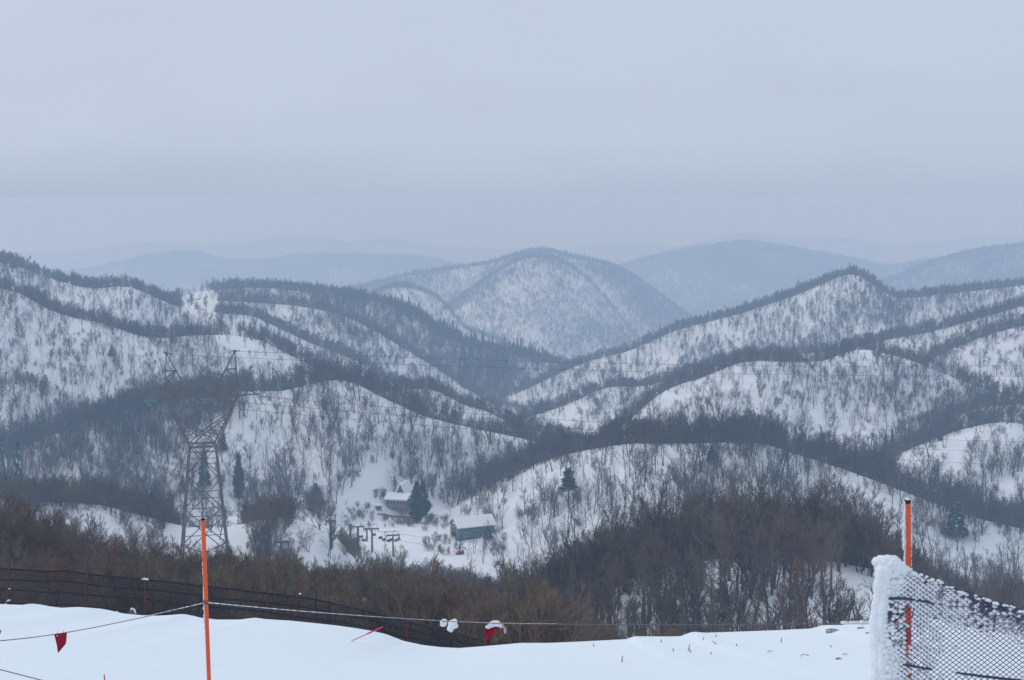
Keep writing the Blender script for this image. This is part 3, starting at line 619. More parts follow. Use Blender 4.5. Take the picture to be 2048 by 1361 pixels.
for sy in (-1, 1):
    for z in (zl, zu): bar(m, (-xo, sy*db_, z), (xo, sy*db_, z), .20)
    for i in range(n):
        x0, x1 = -xo+2*xo*i/n, -xo+2*xo*(i+1)/n
        bar(m, (x0, sy*db_, zl if i % 2 else zu), (x1, sy*db_, zu if i % 2 else zl), .12)
    for x in (-xo, -30*KX, 30*KX, xo): bar(m, (x, sy*db_, zl), (x, sy*db_, zu), .16); g.box((x, sy*db_, zu), (.6, .35, .5)); g.box((x*.98, sy*db_, zl), (.6, .35, .4))
for i in range(n+1):
    x = -xo+2*xo*i/n
    for z in (zl, zu): bar(m, (x, -db_, z), (x, db_, z), .10)
    if i < n: bar(m, (x, -db_, zu), (x+2*xo/n, db_, zu), .09)
bm_ = m.build('crossbeam', M_STEEL, pyl); g.build('gusset_plate', M_RUST, bm_)
xt, ztip = 107*KX, zl+.15
for sx in (-1, 1):
    m = MB(); tip = Vector((sx*xt, 0, ztip))
    for sy in (-1, 1):
        bar(m, (sx*xo, sy*db_, zu), tip, .16); bar(m, (sx*xo, sy*db_, zl), tip, .16)
        bar(m, Vector((sx*xo, sy*db_, zl)).lerp(tip, .45), Vector((sx*xo, sy*db_, zu)).lerp(tip, .45), .09)
    bar(m, Vector((sx*xo, -db_, zl)).lerp(tip, .45), Vector((sx*xo, db_, zl)).lerp(tip, .45), .09); m.box(tip, (.5, .5, .35))
    m.build('outer_arm', M_STEEL, pyl)
    m = MB(); top = Vector((sx*65*KX, 0, zt)); inn = 31*KX
    for sy in (-1, 1):
        bar(m, (sx*xo, sy*db_, zu), top, .18); bar(m, (sx*inn, sy*db_, zu), top, .18)
        a, b = Vector((sx*xo, sy*db_, zu)), Vector((sx*inn, sy*db_, zu))
        bar(m, a.lerp(top, .48), b.lerp(top, .48), .13); bar(m, a, b.lerp(top, .48), .12); bar(m, a.lerp(top, .25), b.lerp(top, .48), .11)
    for f in (.25, .48, .75): bar(m, Vector((sx*xo, -db_, zu)).lerp(top, f), Vector((sx*xo, db_, zu)).lerp(top, f), .09)
    m.box(top, (.55, .4, .45)); bar(m, top, top+Vector((.9*1, .1, -.25+.35*(sx > 0))), .16); bar(m, top, top+Vector((-.5, 0, .15)), .12)
    m.build('peak', M_STEEL, pyl)
def discs(mb, a, b, n, r):
    a = Vector(a); b = Vector(b); d = (b-a).normalized()
    for i in range(n):
        p = a.lerp(b, (i+.3)/n); mb.tube([p-d*.05, p, p+d*.05], [r*.35, r, r*.6], 8)
    mb.tube([a, b], .05, 5)
INS = []
for tx in (-xt, 0, xt):
    base = Vector((tx, 0, ztip-.2 if tx else zl-.1))
    if tx == 0:
        m = MB(); bar(m, (-.7, 0, zl-.1), (0, 0, zl+1.9), .14); bar(m, (.5, 0, zl-.1), (0, 0, zl+1.9), .12); m.build('jumper_post', M_STEEL, pyl)
    e = base+Vector((2.1, -.5, -.45)); e2 = base+Vector((.9, .2, -1.35))
    m = MB(); discs(m, base+Vector((.15, 0, -.1)), e, 11, .24); m.build('insulator', M_GLASS, pyl)
    m = MB(); discs(m, base+Vector((0, 0, -.2)), e2, 7, .20); m.build('insulator', M_GLASS, pyl)
    m = MB(); bar(m, e, e+Vector((.25, 0, -.55)), .15); bar(m, e2, e2+Vector((0, 0, -.5)), .13); m.tube([e, (e+e2)/2-Vector((0, 0, .9)), e2], .05, 4); m.build('clamp', M_STEEL, pyl)
    INS.append(e)
bpy.context.view_layer.update()
PM = Matrix.Translation((gz.x, YP, Z0)) @ Matrix.Rotation(TR, 4, 'Z')
def wire(a, mids, label):
    """a wire from a through photo points (px, py, Y): smooth sagging curve"""
    pts = [a]+[PV(*q) for q in mids]; ts = np.array([p.x for p in pts]); deg = min(2, len(pts)-1)
    cz = np.polyfit(ts, [p.z for p in pts], deg); cy = np.polyfit(ts, [p.y for p in pts], 1)
    m = MB(); tt = np.linspace(ts[0], ts[-1], 60); off = a.z-np.polyval(cz, ts[0]); oy = a.y-np.polyval(cy, ts[0]); f = np.exp(-np.arange(60)/8.0)
    m.tube([(x, np.polyval(cy, x)+oy*g_, np.polyval(cz, x)+off*g_) for x, g_ in zip(tt, f)], .032, 5)
    o = m.build('power_line', M_WIRE); tag(o, label, 'cable', 'wires of the power pylon')
wire(PM @ Vector((65*KX+.6, 0, zt)), [(650, 712, 262), (1000, 721, 280), (1400, 725, 305), (2048, 729, 345), (2300, 729, 360)], 'dark earth wire from the right horn of the pylon, topmost of the wires')
wire(PM @ Vector((-65*KX+.6, 0, zt-.2)), [(650, 727, 258), (1000, 738, 275), (1450, 746, 300), (2048, 751, 340), (2300, 752, 355)], 'dark earth wire from the left horn of the pylon, second wire from the top')
wire(PM @ INS[2], [(900, 826, 268), (1350, 852, 290), (1600, 867, 303), (1880, 879, 320), (2300, 890, 345)], 'thin conductor from the right arm of the pylon, third wire from the top')
wire(PM @ INS[1], [(900, 838, 264), (1350, 872, 286), (1640, 889, 300), (1830, 899, 312), (2300, 914, 338)], 'thin conductor from the middle of the pylon, fourth wire from the top')
wire(PM @ INS[0], [(900, 850, 258), (1350, 893, 280), (1700, 917, 300), (1790, 922, 305), (2300, 940, 332)], 'thin conductor from the left arm of the pylon, lowest of the wires')
BW = 1.0
# ------------------------------------------------------------------ lodge, shed and the other things in the clearing
M_WOODD = mat('dark_boards', (.16, .135, .13), .8, col2=(.25, .21, .20), var=.15, vscale=3)
M_GREEN = mat('green_cladding', (.055, .17, .175), .6, col2=(.075, .21, .21), var=.15, vscale=2)
M_TRIM = mat('pale_timber', (.45, .42, .34), .7)
M_DARK = mat('dark_interior', (.03, .035, .045), .7)
M_PANE = mat('window_glass', (.05, .07, .09), .15, spec=.5)
M_CONC = mat('tan_concrete', (.36, .34, .27), .85, col2=(.26, .25, .2), var=.2, vscale=2)
M_RSNOW = mat('roof_snow', (.84, .87, .91), .8, spec=.1, bump=.3, bscale=2)
M_WHITE = mat('white_panel', (.75, .76, .78), .6)
M_FASC = mat('brown_fascia', (.19, .14, .13), .7)
def roofslab(mb, a, b, c, d, th):
    """a slab on the quad a b c d, thickened upwards"""
    vs = [Vector(p) for p in (a, b, c, d)]; n = (vs[1]-vs[0]).cross(vs[3]-vs[0]).normalized(); n = n if n.z > 0 else -n
    mb.add(vs+[v+n*th for v in vs], [(3, 2, 1, 0), (4, 5, 6, 7), (0, 1, 5, 4), (1, 2, 6, 5), (2, 3, 7, 6), (3, 0, 4, 7)])
# green shed: long axis runs right and a little away
ps = Vector(SHED[:3]); SY = ps.y
Ls, Ws, hs_, hr = 10.5, 6.0, 3.7, 5.6; rz = math.radians(24)
shed = thing('shed', 'green metal shed with snowy gable roof and an open timber framed end', 'shed', (ps.x, ps.y, ps.z-.05), rz)
m = MB(); t = .15
m.box((Ls/2, t/2, hs_/2), (Ls, t, hs_)); m.box((Ls/2, Ws-t/2, hs_/2), (Ls, t, hs_)); m.box((Ls-t/2, Ws/2, hs_/2), (t-.004, Ws-2*t, hs_-.004))
for yy0, yy1, z0, z1 in ((t, 1.2, 0, hs_-.01), (Ws-1.2, Ws-t, 0, hs_-.01), (1.2, Ws-1.2, hs_-.75, hs_-.01), (1.2, Ws-1.2, 0, .5)):
    m.box((t/2, (yy0+yy1)/2, (z0+z1)/2), (t, yy1-yy0, z1-z0))
for xx in (0, Ls-t): m.add([(xx, 0, hs_), (xx+t, 0, hs_), (xx, Ws, hs_), (xx+t, Ws, hs_), (xx, Ws/2, hr), (xx+t, Ws/2, hr)], [(0, 2, 4), (1, 5, 3), (0, 1, 3, 2), (0, 4, 5, 1), (2, 3, 5, 4)])
wl = m.build('wall', M_GREEN, shed)
m = MB()
for k in range(34): m.box((.3+k*.3, -.02, hs_/2), (.05, .04, hs_-.1))
m.build('cladding_rib', M_GREEN, wl)
rf = MB(); ov = .45
roofslab(rf, (-ov, -ov, hs_-.28), (Ls+ov, -ov, hs_-.28), (Ls+ov, Ws/2, hr+.03), (-ov, Ws/2, hr+.03), .06); roofslab(rf, (-ov, Ws+ov, hs_-.28), (Ls+ov, Ws+ov, hs_-.28), (Ls+ov, Ws/2, hr+.03), (-ov, Ws/2, hr+.03), .06)
rfo = rf.build('roof', M_FASC, shed)
rs = MB(); roofslab(rs, (-ov, -ov, hs_-.21), (Ls+ov, -ov, hs_-.21), (Ls+ov, Ws/2, hr+.10), (-ov, Ws/2, hr+.10), .28); roofslab(rs, (-ov, Ws+ov, hs_-.21), (Ls+ov, Ws+ov, hs_-.21), (Ls+ov, Ws/2, hr+.10), (-ov, Ws/2, hr+.10), .28)
rs.build('roof_snow', M_RSNOW, rfo)
m = MB(); m.box((Ls/2, Ws/2, -1.5), (Ls+.1, Ws+.1, 3)); m.box((-1.2, Ws/2, -1.4), (2.4, Ws, 2.2)); m.build('foundation', M_CONC, shed)
m = MB(); m.box((Ls/2, Ws/2, .05), (Ls-.4, Ws-.4, .1)); m.box((4.5, 3, 1.3), (3.0, 1.6, 2.4)); m.build('machinery', M_DARK, shed)
m = MB()
for a, b in (((-.06, 1.2, .5), (-.06, 1.2, 2.95)), ((-.06, Ws-1.2, .5), (-.06, Ws-1.2, 2.95)), ((-.06, 1.2, 2.95), (-.06, Ws/2, 3.5)), ((-.06, Ws/2, 3.5), (-.06, Ws-1.2, 2.95)), ((-.06, 1.2, 2.2), (-.06, Ws-1.2, 2.2)), ((-.06, Ws/2, 2.2), (-.06, Ws/2, 3.5)), ((-2.2, 1.0, .2), (-2.2, Ws-1, .2)), ((-2.2, 1.2, -1), (-2.2, 1.2, 1)), ((-2.2, Ws-1.2, -1), (-2.2, Ws-1.2, 1)), ((-2.2, 1.2, .9), (-.06, 1.2, .9)), ((-.06, 1.2, .52), (-.06, Ws-1.2, .52))): bar(m, a, b, .2)
m.build('timber_frame', M_TRIM, shed)
m = MB(); m.box((-.05, Ws/2+.1, 4.35), (.06, 1.9, .42)); m.build('sign_panel', M_WHITE, shed)
for xw, zc, w_, h_ in ((5.3, 1.9, .9, .95), (2.0, 1.7, .55, 1.1)):
    m = MB(); m.box((xw, -.05, zc), (w_+.2, .06, h_+.2)); wf = m.build('window', M_TRIM, shed); m = MB(); m.box((xw, -.09, zc), (w_, .03, h_)); m.build('pane', M_PANE, wf)
m = MB(); m.box((3.2, -.05, .15), (1.1, .08, 1.3)); m.build('hatch', M_DARK, shed)
# lodge: low wing in front of a steep gable
pl_ = hit(771, 1012); lz = pl_.z
lod = thing('lodge', 'small dark wooden lodge with low snowy wing and a steep gabled roof beside the cedars', 'lodge', (pl_.x, pl_.y, lz), math.radians(-14))
k_ = pl_.y/F
wl_, wd_, wh = 42*k_/.93, 3.2, 1.7
m = MB(); m.box((wl_/2, wd_/2, wh/2-.3), (wl_, wd_, wh+.6)); wing = m.build('wing', M_WOODD, lod)
m = MB()
for q in range(7):
    m.box((.35+q*(wl_-.7)/6, -.04, wh/2+.1), (.12, .07, wh-.3))
m.build('post', M_TRIM, wing)
for q in range(6):
    m = MB(); m.box((.35+(q+.5)*(wl_-.7)/6, -.03, wh*.58), ((wl_-.7)/6-.3, .04, .8)); m.build('window', M_PANE, lod)
m = MB(); roofslab(m, (-.35, -.6, wh-.05), (wl_+.3, -.6, wh-.05), (wl_+.3, wd_+.2, wh+1.15), (-.35, wd_+.2, wh+1.15), .12); rr_ = m.build('roof', M_FASC, lod)
m = MB(); roofslab(m, (-.35, -.6, wh+.08), (wl_+.3, -.6, wh+.08), (wl_+.3, wd_+.2, wh+1.28), (-.35, wd_+.2, wh+1.28), .42); m.build('roof_snow', M_RSNOW, rr_)
gx, gw, gh, gl = wl_*.55, 2.9, 5.7, 6.0
m = MB(); yb = wd_+.25; m.add([(gx-gw, yb, -.6), (gx+gw, yb, -.6), (gx, yb, gh), (gx-gw, yb+gl, -.6), (gx+gw, yb+gl, -.6), (gx, yb+gl, gh)], [(0, 1, 2), (3, 5, 4), (0, 2, 5, 3), (1, 4, 5, 2), (0, 3, 4, 1)]); gb = m.build('gable', M_WOODD, lod)
m = MB(); m.box((gx, yb-.03, gh*.62), (.8, .05, .7)); m.build('window', M_PANE, gb)
m = MB()
for sx in (-1, 1): roofslab(m, (gx+sx*(gw+.25), yb-.6, -.5), (gx, yb-.6, gh+.12), (gx, yb+gl+.4, gh+.12), (gx+sx*(gw+.25), yb+gl+.4, -.5), .36)
m.build('roof_snow', M_RSNOW, gb)
# hut
ph = hit(757, 1021); hut = thing('hut', 'tiny wooden hut with snow on its roof left of the lodge', 'hut', ph, math.radians(25))
m = MB(); m.box((0, 0, .55), (1.5, 1.2, 1.3)); m.build('wall', M_WOODD, hut); m = MB(); m.box((.1, 0, 1.32), (1.9, 1.6, .3)); m.build('roof_snow', M_RSNOW, hut); m = MB(); m.box((-.3, -.62, .5), (.5, .05, .9)); m.build('door', M_DARK, hut)
# low timber retaining wall, posts, board
wp = [hit(px, py) for px, py in ((755, 1031), (768, 1034), (785, 1036), (805, 1037), (822, 1038))]
m = MB(); m.tube([p+Vector((0, 0, .25)) for p in wp], [.16, .30, .38, .40, .40], 6); o = m.build('log_wall', M_WOODD); tag(o, 'long dark curving log wall in the snow below the lodge', 'wall')
for px, py, hh, lb in ((777, 1052, 15, 'thin dark post at the left end of the brush below the lodge'), (767, 1044, 5, 'very short post in open snow left of the brush'), (874, 1062, 34, 'thin pale pole between the cedars and the green shed')):
    p = hit(px, py); h_ = hh*p.y/F; m = MB(); m.tube([(0, 0, -.2), (0, 0, h_)], .07, 5); m.box((0, 0, h_), (.3, .12, .12)); o = m.build('marker_post', M_WOODD, loc=p); tag(o, lb, 'post')
# small red and black snowmobile below the shed
psn = hit(919, 1110); sm = thing('snowmobile', 'small red and black snowmobile parked below the green shed', 'snowmobile', psn+Vector((0, 0, .15)), math.radians(20))
m = MB(); m.add([(-.95, -.42, .1), (-.2, -.45, .15), (-.2, .45, .15), (-.95, .42, .1), (-.8, -.35, .42), (-.2, -.38, .72), (-.2, .38, .72), (-.8, .35, .42)], [(0, 1, 2, 3), (4, 7, 6, 5), (0, 4, 5, 1), (1, 5, 6, 2), (2, 6, 7, 3), (3, 7, 4, 0)]); m.build('hood', mat('red_paint', (.50, .035, .03), .35), sm)
m = MB(); m.box((.45, 0, .35), (1.3, .55, .4)); m.box((.9, 0, .66), (.3, .5, .35)); m.build('seat', mat('black_vinyl', (.03, .03, .035), .5), sm)
m = MB(); m.box((.35, 0, .06), (1.7, .42, .24)); m.build('track', M_DARK, sm)
for sy in (-1, 1): m = MB(); m.tube([(-1.15, sy*.42, .15), (-.9, sy*.42, .0), (0, sy*.42, -.02)], .06, 5); m.build('ski', M_DARK, sm)
m = MB(); m.tube([(-.25, -.35, .72), (-.1, -.4, .95), (-.1, .4, .95), (-.25, .35, .72)], .04, 5); m.build('handlebar', M_DARK, sm)
pb = hit(922, 1100); bn = thing('bench', 'dark wooden bench half buried in snow just behind the snowmobile', 'bench', pb, math.radians(10))
m = MB(); m.box((.4, 0, .5), (1.9, .45, .1)); m.build('seat', M_WOODD, bn)
for xx in (-.4, 1.2): m = MB(); m.box((xx, 0, .2), (.14, .4, .5)); m.build('leg', M_WOODD, bn)
# ------------------------------------------------------------------ chair lift
M_LIFT = mat('lift_steel', (.07, .085, .10), .55, metal=.3)
M_CHAIR = mat('chair_dark', (.05, .05, .06), .6); M_CRED = mat('chair_red', (.38, .06, .05), .5)
def lift_tower(px, top, Y, arm, frame, thick, label):
    p = at(px, Y, 1080); h = ztop(px, top, Y)-p.z
    t = thing('lift_tower', label, 'lift tower', p, math.radians(8), 'steel towers of the chair lift')
    m = MB(); m.tube([(0, 0, -.3), (0, 0, h)], [thick*1.15, thick*.85], 8); m.build('column', M_LIFT, t)
    k = Y/F*arm/2
    if arm:
        m = MB(); m.box((0, 0, h), (2*k, .34, .34)); a = m.build('crossarm', M_LIFT, t)
        for sx in (-1, 1):
            m = MB()
            for q in (-1, 0, 1):
                c_ = Vector((sx*k*.93, q*.6, h-.35)); m.tube([c_-Vector((.08, 0, 0)), c_+Vector((.08, 0, 0))], .28, 8)
            m.box((sx*k*.93, 0, h-.25), (.10, 1.7, .16)); m.build('sheave_wheel', M_LIFT, a)
    if frame:
        m = MB(); f = Y/F*frame[1]; w = Y/F*frame[0]/2
        for sx in (-1, 1): bar(m, (sx*w*.45 if not arm else sx*k*.8, 0, h), (sx*w, 0, h+f), .11)
        bar(m, (-w, 0, h+f), (w, 0, h+f), .12); bar(m, (0, 0, h), (0, 0, h+f), .10); m.box((w*.3, 0, h+f+.12), (.3, .2, .25)); m.build('service_frame', M_LIFT, t)
lift_tower(662, 1043, 262, 21, (21, 12), .26, 'lift tower alone at the left of the towers, with a flared top frame')
lift_tower(701, 1050, 372, 7, None, .30, 'thick lift tower with a bunched wheel head, second from the left')
lift_tower(716, 1054, 360, 27, None, .33, 'stout lift tower with a plain crossarm in the tower cluster')
lift_tower(734, 1058, 368, 14, None, .22, 'slim lift tower squeezed between two larger ones in the cluster')
lift_tower(744, 1058, 356, 28, (22, 9), .26, 'lift tower with a service frame at the right of the tower cluster')
lift_tower(786, 1071, 352, 27, (23, 8), .22, 'lift tower standing apart on the right near the clearing')
lift_tower(770, 1066, 358, 0, (7, 1), .08, 'thin mast left of the lift tower near the clearing')
lift_tower(562, 1084, 215, 30, None, .26, 'lift tower head just poking out of the thicket left of the other towers')
for k, (px, py, Y) in enumerate(((722, 1076, 362), (728, 1083, 360), (748, 1072, 356), (762, 1078, 354), (769, 1082, 353), (778, 1084, 352), (783, 1082, 351), (793, 1083, 351), (799, 1080, 351), (681, 1066, 375))):
    p = PV(px, py, Y); t = thing('lift_chair', 'small dark lift chair hanging among the lift towers', 'lift chair', p, math.radians(10+k*7), 'chairs of the chair lift')
    m = MB(); m.box((0, 0, 0), (1.1, .45, .08)); m.build('seat', M_CRED if k in (0, 5) else M_CHAIR, t)
    m = MB(); m.box((0, .25, .32), (1.1, .07, .5)); m.build('backrest', M_CHAIR, t)
    m = MB(); bar(m, (.5, .2, 0), (.5, .1, 1.2), .07); bar(m, (.5, .1, 1.2), (0, 0, 1.7), .07); m.build('hanger', M_LIFT, t)
for y0_, lb in ((1058, 'upper haul cable of the chair lift'), (1072, 'lower haul cable of the chair lift')):
    m = MB(); pts_ = [PV(540, y0_+26, 215), PV(662, y0_-13, 262), PV(716, y0_+2, 360), PV(744, y0_+4, 356), PV(786, y0_+8, 352), PV(900, y0_+26, 372)]
    m.tube(pts_, .03, 4); tag(m.build('lift_cable', M_WIRE), lb, 'cable')
# ------------------------------------------------------------------ foreground
M_ORANGE = mat('orange_plastic', (.82, .105, .018), .38, spec=.45, col2=(.74, .085, .02), var=.3, vscale=3)
M_BLACK = mat('black_rubber', (.015, .015, .02), .6)
M_ROPE = mat('grey_rope', (.14, .12, .16), .8, bump=.4, bscale=300)
M_RED = mat('red_fabric', (.46, .012, .05), .65, col2=(.40, .01, .045), var=.2, vscale=30)
M_NETD = mat('black_net', (.010, .009, .014), .7)
M_NETB = mat('navy_net', (.055, .062, .125), .55)
M_POSTR = mat('dark_red_post', (.10, .018, .03), .6)
def lump(mb, c, r, n=2, seed=0, sq=(1, 1, 1), amp=.25):
    """a lumpy ball"""
    bm = bmesh.new(); bmesh.ops.create_icosphere(bm, subdivisions=n, radius=1)
    rr = random.Random(seed); ph = [rr.uniform(0, 6) for _ in range(6)]
    vs = []
    for v in bm.verts:
        d = v.co.normalized(); k = 1+amp*(.5*math.sin(3*d.x+ph[0])*math.sin(3.3*d.y+ph[1])+.4*math.sin(5*d.z+ph[2])*math.sin(4*d.x+ph[3])+.3*math.sin(8*d.y+ph[4])*math.sin(7*d.z+ph[5]))
        vs.append(Vector(c)+Vector((d.x*sq[0], d.y*sq[1], d.z*sq[2]))*r*k)
    fs = [tuple(v.index for v in f.verts) for f in bm.faces]; bm.free(); mb.add(vs, fs)
def rime(path, side, r, n, seed, parent, mt=None, name='rime'):
    """frozen snow stuck along one side of a pole or rope"""
    mb = MB(); rr = random.Random(seed)
    for k in range(n):
        t = (k+rr.random())/n; p, d = along(path, t); lump(mb, p+side*rr.uniform(.7, 1.1), r*rr.uniform(.5, 1.2), 1, seed+k, (1, 1, rr.uniform(1.2, 2.6)))
    return mb.build(name, mt or M_RIME, parent, smooth=True)
def pole(px0, py0, px1, py1, Y, rad, label):
    a = PV(px0, py0, Y); b = PV(px1, py1, Y); d = (b-a); s = (ground(b.x, Y)-.4-a.z)/d.z; b = a+d*s
    t = thing('orange_pole', label, 'pole', b)
    m = MB(); m.tube([(0, 0, 0), a-b], rad, 14); m.build('tube', M_ORANGE, t, smooth=False)
    m = MB(); dd = (a-b).normalized(); m.tube([a-b-dd*.012, a-b+dd*.002, a-b+dd*.003], [rad*1.03, rad*1.03, rad*.5], 14); m.build('cap', M_BLACK, t)
    return t, a-b
YA = 11.0
po, top = pole(406, 1038, 418, 1361, YA, .0166, 'tall thin orange pole with frosted left side in front of the pylon')
pth = [top*.999, top*.55]; rime(pth, Vector((-.0165, -.003, 0)), .0042, 130, 3, po)
rime([top*.74, top*.60], Vector((-.018, -.002, 0)), .008, 40, 9, po)
# boundary rope tied to both poles
def rope_path(q, n=24):
    pts = [PV(*p) for p in q]; out = []
    for i in range(len(pts)-1):
        for k in range(n): out.append(pts[i].lerp(pts[i+1], k/n))
    out.append(pts[-1]); return out
YB = 6.75
def sagged(q, n=60):
    px = np.linspace(q[0][0], q[-1][0], n); xs_ = [a[0] for a in q]
    c_ = np.polyfit(xs_, [a[1] for a in q], 3) if len(q) > 3 else None
    py = np.interp(px, xs_, [a[1] for a in q]); ker = np.ones(9)/9; pad = np.pad(py, 4, mode='reflect', reflect_type='odd'); py = np.convolve(pad, ker, 'valid')
    Y = np.interp(px, xs_, [a[2] for a in q]); return [PV(a, b, c2) for a, b, c2 in zip(px, py, Y)]
rl = sagged([(-420, 1312, 8.4), (0, 1283, 9.6), (120, 1269, 10.0), (270, 1239, 10.5), (412, 1206, YA)], 50)
rr_ = sagged([(412, 1206, YA), (560, 1220, 10.5), (700, 1231, 10.1), (850, 1241, 9.6), (1000, 1248, 9.1), (1300, 1250, 8.2), (1600, 1249, 7.4), (1740, 1247, 7.0), (1812, 1244, YB)], 90)
rope = thing('boundary_rope', 'thin grey rope strung from the left edge past the orange poles', 'rope', rl[-1])
o0 = rl[-1]
m = MB(); m.tube([p-o0 for p in rl], .0034, 6); m.tube([p-o0 for p in rr_], .0034, 6); m.build('strand', M_ROPE, rope)
m = MB(); m.tube([Vector((math.cos(a)*.021, math.sin(a)*.021, .012*math.sin(a*2.0)+k*.006)) for k in range(2) for a in np.linspace(0, 6.283, 16)], .005, 6); lump(m, (.02, -.01, .012), .012, 1, 4); m.build('knot', M_ROPE, rope)
m = MB(); q = random.Random(8)
pf = [along(rl[::-1], .42*(1-k/110))[0] for k in range(111)]+[along(rr_, .5*k/150)[0] for k in range(1, 151)]
m.tube([p-o0+Vector((0, -.002, .0035)) for p in pf], [max(.0008, .5*(.0052+.0035*math.sin(k*1.9)*math.sin(k*.37)+q.uniform(-.0015, .0025))*max(0, 1-abs(k-110)/95)**.8) for k in range(len(pf))], 6)
m.build('frost', M_RIME, rope, smooth=True)
m = MB()
for px in np.linspace(1690, 1745, 14): lump(m, PV(px, 1246, 7.0)-o0, q.uniform(.008, .014), 1, int(px), (2, 1, .8))
m.build('frost', M_RIME, rope, smooth=True)
r2 = sagged([(-300, 1262, 6.5), (0, 1340, 8), (85, 1361, 8.6), (200, 1392, 9.5)], 30)
m = MB(); m.tube(r2, .0034, 6); tag(m.build('boundary_rope', M_ROPE), 'short piece of lower rope crossing the bottom left corner', 'rope')
# pennants
def pennant(pts, Y, label, holes=True, snow=None):
    """a small triangular cloth tied to the rope"""
    c0 = PV(pts[0][0], pts[0][1], Y); t = thing('pennant', label, 'flag', c0)
    bm = bmesh.new(); A = [PV(px, py, Y)-c0 for px, py in pts]   # top left, top right, right bend, tip, left bend
    n = 8; g = []
    for i in range(n+1):
        f = i/n
        l = A[0].lerp(A[4], f*2) if f < .5 else A[4].lerp(A[3], f*2-1)
        r = A[1].lerp(A[2], f*2) if f < .5 else A[2].lerp(A[3], f*2-1)
        g.append([bm.verts.new(l.lerp(r, k/6)+Vector((0, .012*math.sin(k*1.1+f*3), 0))) for k in range(7)] if i < n else [bm.verts.new(A[3])])
    for i in range(n):
        for k in range(6):
            if i < n-1: bm.faces.new((g[i][k], g[i][k+1], g[i+1][k+1], g[i+1][k]))
            else: bm.faces.new((g[i][k], g[i][k+1], g[i+1][0]))
    bmesh.ops.solidify(bm, geom=bm.faces[:], thickness=.0015)
    me = bpy.data.meshes.new('cloth'); bm.to_mesh(me); bm.free(); me.materials.append(M_RED); me.polygons.foreach_set('use_smooth', [True]*len(me.polygons)); link('cloth', me, t)
    m = MB()
    for f in (.28, .72):
        p = A[0].lerp(A[1], f)
        if holes: m.tube([p+Vector((0, -.004, -.014)), p+Vector((0, -.007, -.014))], .0045, 8)
    if holes: m.build('eyelet', M_WHITE, t)
    m = MB()
    for f in (.28, .72):
        p = A[0].lerp(A[1], f); m.tube([p+Vector((0, -.006, -.014)), p+Vector((0, -.008, .004)), p+Vector((.006, 0, .02))], .0012, 4)
    m.build('tie', M_BLACK, t)
    if snow:
        m = MB()
        for k, (px, py, r_) in enumerate(snow): lump(m, PV(px, py, Y-.01)-c0, r_*Y/F, 2, k+40, (1.15, 1, .8))
        m.build('snow_cap', M_RIME, t, smooth=True)
    return t
pennant([(108, 1269), (133.5, 1265.5), (131, 1289), (116, 1307), (111.5, 1288)], 9.95, 'crimson triangular pennant hanging from the rope at the left')
pennant([(-22, 1276), (3, 1259.5), (-1, 1270), (-16, 1312), (-20, 1294)], 9.55, 'red sliver of a pennant cut by the left edge', holes=False)
pennant([(971, 1256), (1005, 1250), (985, 1272), (969, 1292), (970, 1274)], 9.2, 'red pennant capped with snow on the rope in the middle', holes=False, snow=[(976, 1254, 5), (984, 1250, 7), (992, 1247.5, 8), (999, 1250, 6), (1003, 1253, 4), (988, 1246, 6)])
m = MB(); m.tube([PV(1004, 1249, 9.18), PV(1009, 1256, 9.18), PV(1011, 1265, 9.18)], .008, 6); lump(m, PV(1010, 1262, 9.16), .011, 1, 6, (1, 1, 1.8)); tag(m.build('pennant_tail', mat('frosted_red', (.55, .35, .40), .8), smooth=True), 'frosted ribbon end on the rope right of the snow capped pennant', 'ribbon')
m = MB(); lump(m, PV(887, 1246, 9.5), 8.5*9.5/F, 2, 5, (1, 1, .9)); lump(m, PV(884, 1249, 9.5), 5*9.5/F, 2, 6); tag(m.build('snow_clump', M_RIME, smooth=True), 'white snow clump on the rope left of the snow capped post', 'snow clump')
# ------------------------------------------------------------------ long black net fence along the snow edge
def fY(px): return float(np.interp(px, [-200, 0, 600, 1020], [45.5, 44.5, 42, 38.5]))
fen = thing('net_fence', 'long sagging black net fence with dark red posts along the snow edge', 'fence', PV(0, 1250, fY(0)))
f0 = PV(0, 1250, fY(0))
tops = [(-200, 1122), (0, 1137), (90, 1143), (130, 1142), (175, 1148), (230, 1154), (291, 1159), (345, 1165), (410, 1173), (470, 1179), (535, 1187), (590, 1193), (640, 1201), (735, 1223), (815, 1244), (905, 1265), (1020, 1297)]
tx_ = [a for a, b in tops]; ty_ = [b for a, b in tops]
def topy(px): return float(np.interp(px, tx_, ty_))
def hgt(px): return float(np.interp(px, [-200, 0, 600, 800, 1020], [95, 92, 84, 66, 50]))
PXS = np.arange(-200, 1022, 6.0)
for f, ph in ((0, 0), (.23, 1), (.46, 2), (.74, 3)):
    m = MB(); m.tube([PV(px, topy(px)+f*hgt(px)+1.2*math.sin(px/37+ph*2)*(f > 0), fY(px))-f0 for px in PXS], .034 if f == 0 else .028, 5); m.build('rope', M_NETD, fen)
m = MB()
for px in np.arange(-200, 1020, 3.4):
    Y = fY(px); m.tube([PV(px+1.2*k, topy(px)+f*hgt(px), Y)-f0 for k, f in enumerate((0, .35, .7, 1.15))], .0065, 3, cap=False)
for f in np.linspace(.03, 1.12, 26): m.tube([PV(px, topy(px)+f*hgt(px), fY(px))-f0 for px in PXS[::3]], .0065, 3, cap=False)
m.build('net', M_NETD, fen)
